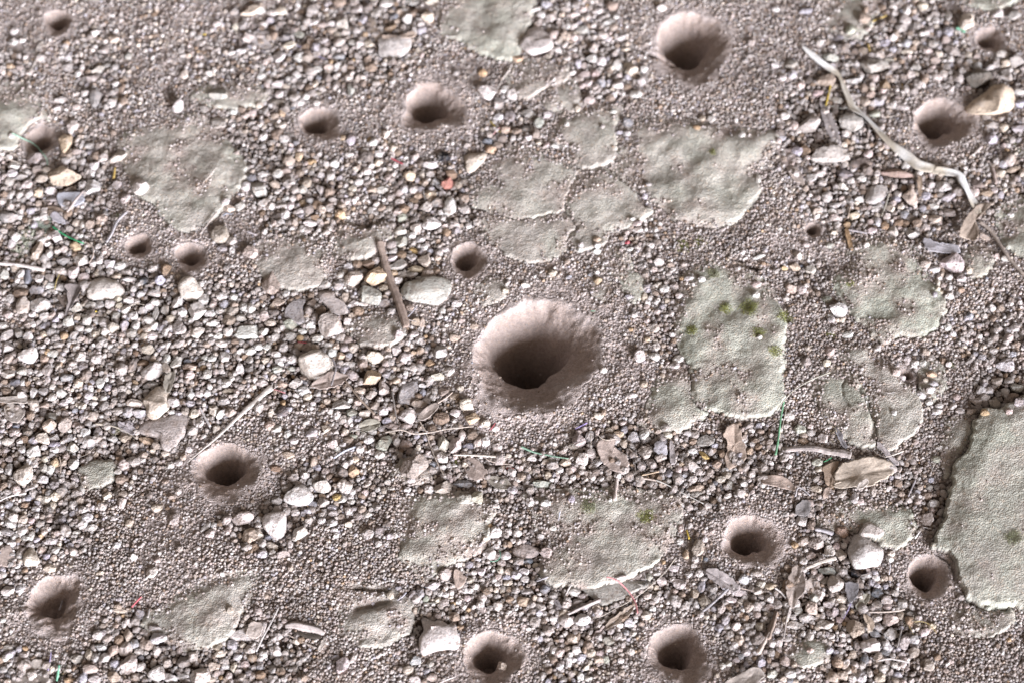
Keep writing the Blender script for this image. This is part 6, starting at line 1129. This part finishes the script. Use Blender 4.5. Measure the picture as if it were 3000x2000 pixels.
rl.new(mixcol(rn, rl, 'MULTIPLY', 1., cc_, mr(rn, rl, r2.outputs['Fac'], .3, .7, .8, 1.12)), rb.inputs['Base Color'])
c = Q[n // 2].copy()
add_tube('grass_ribbon', V, F, M_RIB, c, label='long pale twisted ribbon of dry grass crossing the upper right gravel', cat='dry grass')

# pale tangle of fibres and the frayed tuft
M_MOSS = fibre_mat('moss', .8, .4, .2)
def tangle(px, py, rx, ry, count, length, wd, colr, name, lab, cat, seed, curl=1.0, up=6, tilt=0):
    rng = np.random.default_rng(seed); VV = []; FF = []; off = 0
    gx, gy = (float(v) for v in ground_at(px, py)); z0 = float(surf(gx, gy, S)); 
    for _ in range(count):
        a, b_ = rng.normal(size=2) * .5; ct, st_ = math.cos(tilt), math.sin(tilt)
        ox_, oy_ = a * rx, b_ * ry
        p = np.array([gx + ox_ * ct - oy_ * st_, gy + ox_ * st_ + oy_ * ct, 0.]); p[2] = float(surf(p[0], p[1], S)) + rng.uniform(0, up)
        d = rng.uniform(0, 6.28); pts = [p.copy()]
        for k in range(4):
            d += rng.normal() * .7 * curl
            p = p + np.array([math.cos(d), math.sin(d), rng.normal() * .25]) * length / 4; p[2] = max(p[2], float(surf(p[0], p[1], S)) + 1); pts.append(p.copy())
        V, F = tube(np.array(pts), np.array([wd, wd, wd * .9, wd * .7, wd * .4]), 3, 1, rng)
        VV.append(V); FF += [[q + off for q in f] for f in F]; off += len(V)
    c = np.array([gx, gy, z0]); add_tube(name, np.concatenate(VV), FF, M_FIBRE, c, label=lab, cat=cat, color=colr)
tangle(*tp('A2', 390, 470), 30, 24, 120, 26, 1.1, (.50, .58, .50), 'fibre_tangle', 'fuzzy pale green tangle of fibres, the upper and denser end', 'fibre', 31)
tangle(*tp('A2', 230, 640), 18, 60, 110, 34, 1.0, (.55, .58, .48), 'fibre_tangle', 'loose pale tail of the fibre tangle hanging down beside the tall stone', 'fibre', 32, tilt=-.35)
tangle(*tp('D4', 1330, 1000), 20, 16, 50, 26, 1.0, (.55, .50, .42), 'fibre_tangle', 'pale frayed tuft with yellow hairs beyond the lower heap', 'fibre', 33)
tangle(*tp('A3', 1060, 820), 14, 12, 26, 22, .8, (.40, .38, .28), 'fibre_tangle', 'small olive hair tuft under the flat tan straw', 'fibre', 34)
tangle(*tp('D3', 620, 860), 10, 9, 8, 40, .8, (.55, .48, .34), 'fibre_tangle', 'little coil of golden hairs beside the slate leaf strip', 'fibre', 35, curl=2.2)
tangle(*tp('B2', 1250, 1200), 20, 30, 24, 26, .7, (.38, .32, .30), 'fibre_tangle', 'dark hairy splinters along the lower brown stick', 'fibre', 36)

# ---------------------------------------------------------------- moss: tiny leafy blades
for n_, ((px, py), r, lab) in enumerate(MOSS):
    rng = np.random.default_rng(300 + n_)
    gx, gy = (float(v) for v in ground_at(px, py)); cnt = int(r * r * .9)
    ux, uy = rng.normal(size=(2, cnt)) * r * .52
    keepm = np.hypot(ux, uy) < r * (0.7 + .6 * vnoise(ux, uy, r * .5, n_))
    ux, uy = ux[keepm], uy[keepm]; cnt = len(ux)
    x = gx + ux; y = gy + uy; z = surf(x, y, Sf)
    a = rng.uniform(0, 6.28, cnt); l = rng.uniform(1.8, 4.5, cnt); w_ = rng.uniform(.6, 1.1, cnt)
    lx, ly = np.cos(a) * l * .7, np.sin(a) * l * .7
    p0 = np.c_[x - np.sin(a) * w_, y + np.cos(a) * w_, z - .5]; p1 = np.c_[x + np.sin(a) * w_, y - np.cos(a) * w_, z - .5]
    p2 = np.c_[x + lx, y + ly, z + l * .8]; p3 = np.c_[x - lx * .2, y - ly * .2, z + .4]
    V = np.stack([p0, p1, p2, p3], 1).reshape(-1, 3); k4 = np.arange(cnt)[:, None] * 4
    F = np.concatenate([k4 + np.array([[0, 1, 2]]), k4 + np.array([[1, 3, 2]]), k4 + np.array([[3, 0, 2]])])
    c = np.array([gx, gy, float(surf(gx, gy, S))])
    dull = any(w2 in lab for w2 in ('pale', 'dull', 'blurred', 'lichen'))
    link('moss_tuft', mesh_np('moss_tuft', V - c, F, M_MOSS, True), lab, 'moss', 'moss on the crust and grit', loc=c,
         color=(.36, .38, .24) if dull else (.38, .41, .15))

# ---------------------------------------------------------------- loose gravel and grit: too many to count
CELL = 2.0
ow = int((gx1 - gx0) / CELL) + 1; oh = int((gy1 - gy0) / CELL) + 1
occ = np.zeros((oh, ow), bool)
def stamp(x, y, a, b_, ang, grow=0.9):
    r = max(a, b_) * grow + 1
    i0 = max(0, int((x - r - gx0) / CELL)); i1 = min(ow, int((x + r - gx0) / CELL) + 2)
    j0 = max(0, int((y - r - gy0) / CELL)); j1 = min(oh, int((y + r - gy0) / CELL) + 2)
    if i0 >= i1 or j0 >= j1: return
    xx = gx0 + np.arange(i0, i1) * CELL - x; yy = (gy0 + np.arange(j0, j1) * CELL - y)[:, None]
    c, s = math.cos(ang), math.sin(ang)
    u = (xx * c + yy * s) / (a * grow); v = (-xx * s + yy * c) / (b_ * grow)
    occ[j0:j1, i0:i1] |= (u * u + v * v) < 1
for mk in marks: stamp(*mk)
OX, OY = np.meshgrid(gx0 + np.arange(ow) * CELL, gy0 + np.arange(oh) * CELL)
for P_ in extra_polys:
    lo = P_.min(0); hi = P_.max(0)
    i0, i1 = [int((v - gx0) / CELL) for v in (lo[0], hi[0])]; j0, j1 = [int((v - gy0) / CELL) for v in (lo[1], hi[1])]
    sl = (slice(max(0, j0), j1), slice(max(0, i0), i1))
    if OX[sl].size: occ[sl] |= poly_sdf(P_, OX[sl], OY[sl]) > 2

rs = np.random.default_rng(11)
PAL = ['W', 'G', 'T', 'P', 'L', 'WG', 'GW', 'D', 'C', 'O', 'B', 'GP', 'WT', 'WP', 'S']
PALP = np.array([.15, .14, .07, .08, .06, .11, .12, .08, .05, .008, .11, .08, .08, .06, .006]); PALP /= PALP.sum()
PALC = np.array([mix_colour(c) for c in PAL]) * .97
pts = {'gravel': [], 'grit': []}
for r in rest:
    pts['gravel'].append(np.array([[r[0], r[1], r[2], r[3], r[4], r[5], r[6], *r[7]]]))
def scatter(size, lo, hi, prob, kind, bury=.35, occl=True):
    pitch = size * .92
    nx = int((gx1 - gx0) / pitch); ny = int((gy1 - gy0) / (pitch * .87))
    A, B_ = np.meshgrid(np.arange(nx), np.arange(ny))
    x = gx0 + (A + (B_ % 2) * .5) * pitch + rs.uniform(-.36, .36, A.shape) * pitch; y = gy0 + B_ * pitch * .87 + rs.uniform(-.36, .36, A.shape) * pitch
    x = x.ravel(); y = y.ravel()
    p = prob(x, y)
    ok = rs.uniform(size=x.shape) < p
    x, y = x[ok], y[ok]
    oi = np.clip(((x - gx0) / CELL).astype(int), 0, ow - 1); oj = np.clip(((y - gy0) / CELL).astype(int), 0, oh - 1)
    if occl:
        free = ~occ[oj, oi]
        for dx, dy in ((.35, 0), (-.35, 0), (0, .35), (0, -.35)):
            a = np.clip(((x + dx * size - gx0) / CELL).astype(int), 0, ow - 1); b_ = np.clip(((y + dy * size - gy0) / CELL).astype(int), 0, oh - 1)
            free &= ~occ[b_, a]
        x, y = x[free], y[free]
    n = len(x); d = rs.uniform(lo, hi, n) / 2; asp = rs.uniform(.72, 1.0, n)
    z = surf(x, y, Sf); sz = d * rs.uniform(.55, .95, n)
    c = PALC[rs.choice(len(PAL), n, p=PALP)] * np.clip((1 + rs.normal(size=(n, 1)) * .20) * (1 + .45 * fbm(x, y, 150, 77, 3))[:, None], .35, 1.45)
    dusty = rs.uniform(0, .5 if size > 12 else .85, (n, 1)); c = c * (1 - dusty) + np.array([.34, .30, .285]) * dusty
    pts[kind].append(np.c_[x, y, z + sz * (1 - 2 * bury), d, d * asp, sz, rs.uniform(0, 6.28, n), c])
    if size > 9:
        for k in range(n): stamp(x[k], y[k], d[k], d[k] * asp[k], 0, .8)
gc = lambda A: (lambda x, y: surf(x, y, A))
Cc = gc(coarse); onp = (plate_id >= 0).astype(float); Pp = gc(onp); Tt = gc(np.minimum(pit_t, 3)); Du = gc(plate_dust)
Ba = gc(bare); inpit = lambda x, y: sm(1.25, 1.65, Tt(x, y))
cl = lambda x, y, s, seed: np.clip(.5 + 1.4 * fbm(x, y, s, seed, 3), 0, 1)
scatter(38, 28, 38, lambda x, y: .26 * sm(.5, .95, Cc(x, y)) * cl(x, y, 150, 70) * (1 - Pp(x, y)), 'gravel')
scatter(27, 20, 28, lambda x, y: (.62 * sm(.4, .9, Cc(x, y)) * cl(x, y, 120, 71) + .006) * (1 - Pp(x, y)) * inpit(x, y), 'gravel')
scatter(19, 14, 20, lambda x, y: (.60 * sm(.3, .8, Cc(x, y)) + .02) * (1 - Pp(x, y) * .97) * inpit(x, y), 'gravel')
scatter(13.5, 10, 14.5, lambda x, y: (.48 * sm(.1, .6, Cc(x, y)) + .16 * cl(x, y, 90, 72) * (1 - .7 * Ba(x, y))) * (1 - Pp(x, y) * (1 - .22 * sm(.5, 1, Du(x, y)))) * sm(1.05, 1.5, Tt(x, y)), 'grit')
scatter(9.6, 7.5, 10.5, lambda x, y: (.50 + .35 * cl(x, y, 70, 73) - .25 * Cc(x, y)) * (1 - .72 * Ba(x, y)) * (1 - Pp(x, y) * (1 - .40 * sm(.4, .95, Du(x, y)))) * sm(1.0, 1.75, Tt(x, y) + .3 * fbm(x, y, 40, 46, 2)), 'grit')
scatter(7.0, 5.2, 7.6, lambda x, y: (.80 - .40 * Cc(x, y)) * (1 - .55 * Ba(x, y)) * (1 - Pp(x, y) * (1 - .6 * sm(.25, .8, Du(x, y)))) * (.01 + .99 * sm(.85, 1.55, Tt(x, y) + .3 * fbm(x, y, 40, 45, 2))), 'grit', .42)

def gravel_object(name, arr, seed, variants, subdiv, label):
    n = len(arr)
    me = bpy.data.meshes.new(name); me.vertices.add(n)
    me.vertices.foreach_set('co', (arr[:, :3] * K).astype(np.float32).ravel())
    a = me.attributes.new('size', 'FLOAT_VECTOR', 'POINT'); a.data.foreach_set('vector', (arr[:, 3:6] * K).astype(np.float32).ravel())
    rt = np.c_[rs.uniform(-.35, .35, n), rs.uniform(-.35, .35, n), arr[:, 6]]
    a = me.attributes.new('turn', 'FLOAT_VECTOR', 'POINT'); a.data.foreach_set('vector', rt.astype(np.float32).ravel())
    a = me.attributes.new('pick', 'INT', 'POINT'); a.data.foreach_set('value', rs.integers(0, variants, n).astype(np.int32))
    a = me.attributes.new('tint', 'FLOAT_COLOR', 'POINT'); c = np.ones((n, 4), np.float32); c[:, :3] = np.clip(arr[:, 7:10], .01, .85); a.data.foreach_set('color', c.ravel())
    me.materials.append(M_GRAIN)
    o = link(name, me, kind='stuff'); o['label'] = label
    ng = bpy.data.node_groups.new(name, 'GeometryNodeTree')
    ng.interface.new_socket('Geometry', in_out='INPUT', socket_type='NodeSocketGeometry'); ng.interface.new_socket('Geometry', in_out='OUTPUT', socket_type='NodeSocketGeometry')
    N, L = ng.nodes, ng.links
    gi, go = N.new('NodeGroupInput'), N.new('NodeGroupOutput')
    g2i = N.new('GeometryNodeGeometryToInstance')
    for v in range(variants):
        ic_ = N.new('GeometryNodeMeshIcoSphere'); ic_.inputs['Radius'].default_value = 1; ic_.inputs['Subdivisions'].default_value = subdiv
        pos = N.new('GeometryNodeInputPosition')
        ad = N.new('ShaderNodeVectorMath'); ad.operation = 'ADD'; ad.inputs[1].default_value = (v * 7.3 + seed, v * 3.1, seed * 2.7); L.new(pos.outputs[0], ad.inputs[0])
        vo = N.new('ShaderNodeTexVoronoi'); vo.feature = 'F1'; vo.inputs['Scale'].default_value = .85; L.new(ad.outputs[0], vo.inputs['Vector'])
        no = N.new('ShaderNodeTexNoise'); no.inputs['Scale'].default_value = 1.4; no.inputs['Detail'].default_value = 2; L.new(ad.outputs[0], no.inputs['Vector'])
        m1 = N.new('ShaderNodeMath'); m1.operation = 'MULTIPLY_ADD'; m1.inputs[1].default_value = -.42; m1.inputs[2].default_value = .85; L.new(vo.outputs['Distance'], m1.inputs[0])
        m2 = N.new('ShaderNodeMath'); m2.operation = 'MULTIPLY_ADD'; m2.inputs[1].default_value = .95; L.new(no.outputs['Fac'], m2.inputs[0]); L.new(m1.outputs[0], m2.inputs[2])
        sc_ = N.new('ShaderNodeVectorMath'); sc_.operation = 'SCALE'; L.new(pos.outputs[0], sc_.inputs[0]); L.new(m2.outputs[0], sc_.inputs['Scale'])
        sp = N.new('GeometryNodeSetPosition'); L.new(ic_.outputs['Mesh'], sp.inputs['Geometry']); L.new(sc_.outputs[0], sp.inputs['Position'])
        sh = N.new('GeometryNodeSetShadeSmooth'); L.new(sp.outputs[0], sh.inputs[0]); sh.inputs['Shade Smooth'].default_value = False
        sm_ = N.new('GeometryNodeSetMaterial'); sm_.inputs['Material'].default_value = M_GRAIN; L.new(sh.outputs[0], sm_.inputs[0])
        L.new(sm_.outputs[0], g2i.inputs[0])
    iop = N.new('GeometryNodeInstanceOnPoints'); iop.inputs['Pick Instance'].default_value = True
    m2p = N.new('GeometryNodeMeshToPoints'); L.new(gi.outputs[0], m2p.inputs[0])
    L.new(m2p.outputs[0], iop.inputs['Points']); L.new(g2i.outputs[0], iop.inputs['Instance'])
    def attr(nm, dt):
        q_ = N.new('GeometryNodeInputNamedAttribute'); q_.data_type = dt; q_.inputs['Name'].default_value = nm
        return next(s for s in q_.outputs if s.enabled and s.name == 'Attribute')
    L.new(attr('pick', 'INT'), iop.inputs['Instance Index'])
    L.new(attr('size', 'FLOAT_VECTOR'), iop.inputs['Scale'])
    e2r = N.new('FunctionNodeEulerToRotation'); L.new(attr('turn', 'FLOAT_VECTOR'), e2r.inputs[0]); L.new(e2r.outputs[0], iop.inputs['Rotation'])
    L.new(iop.outputs[0], go.inputs[0])
    md = o.modifiers.new('scatter', 'NODES'); md.node_group = ng
    return o
gv = np.concatenate(pts['gravel']); gr = np.concatenate(pts['grit'])
print('gravel', len(gv), 'grit', len(gr), 'individual', len(made))
gravel_object('gravel', gv, 3.3, 14, 3, 'loose small gravel between the pebbles')
gravel_object('grit', gr, 9.1, 10, 2, 'fine grit and coarse sand grains over the soil')
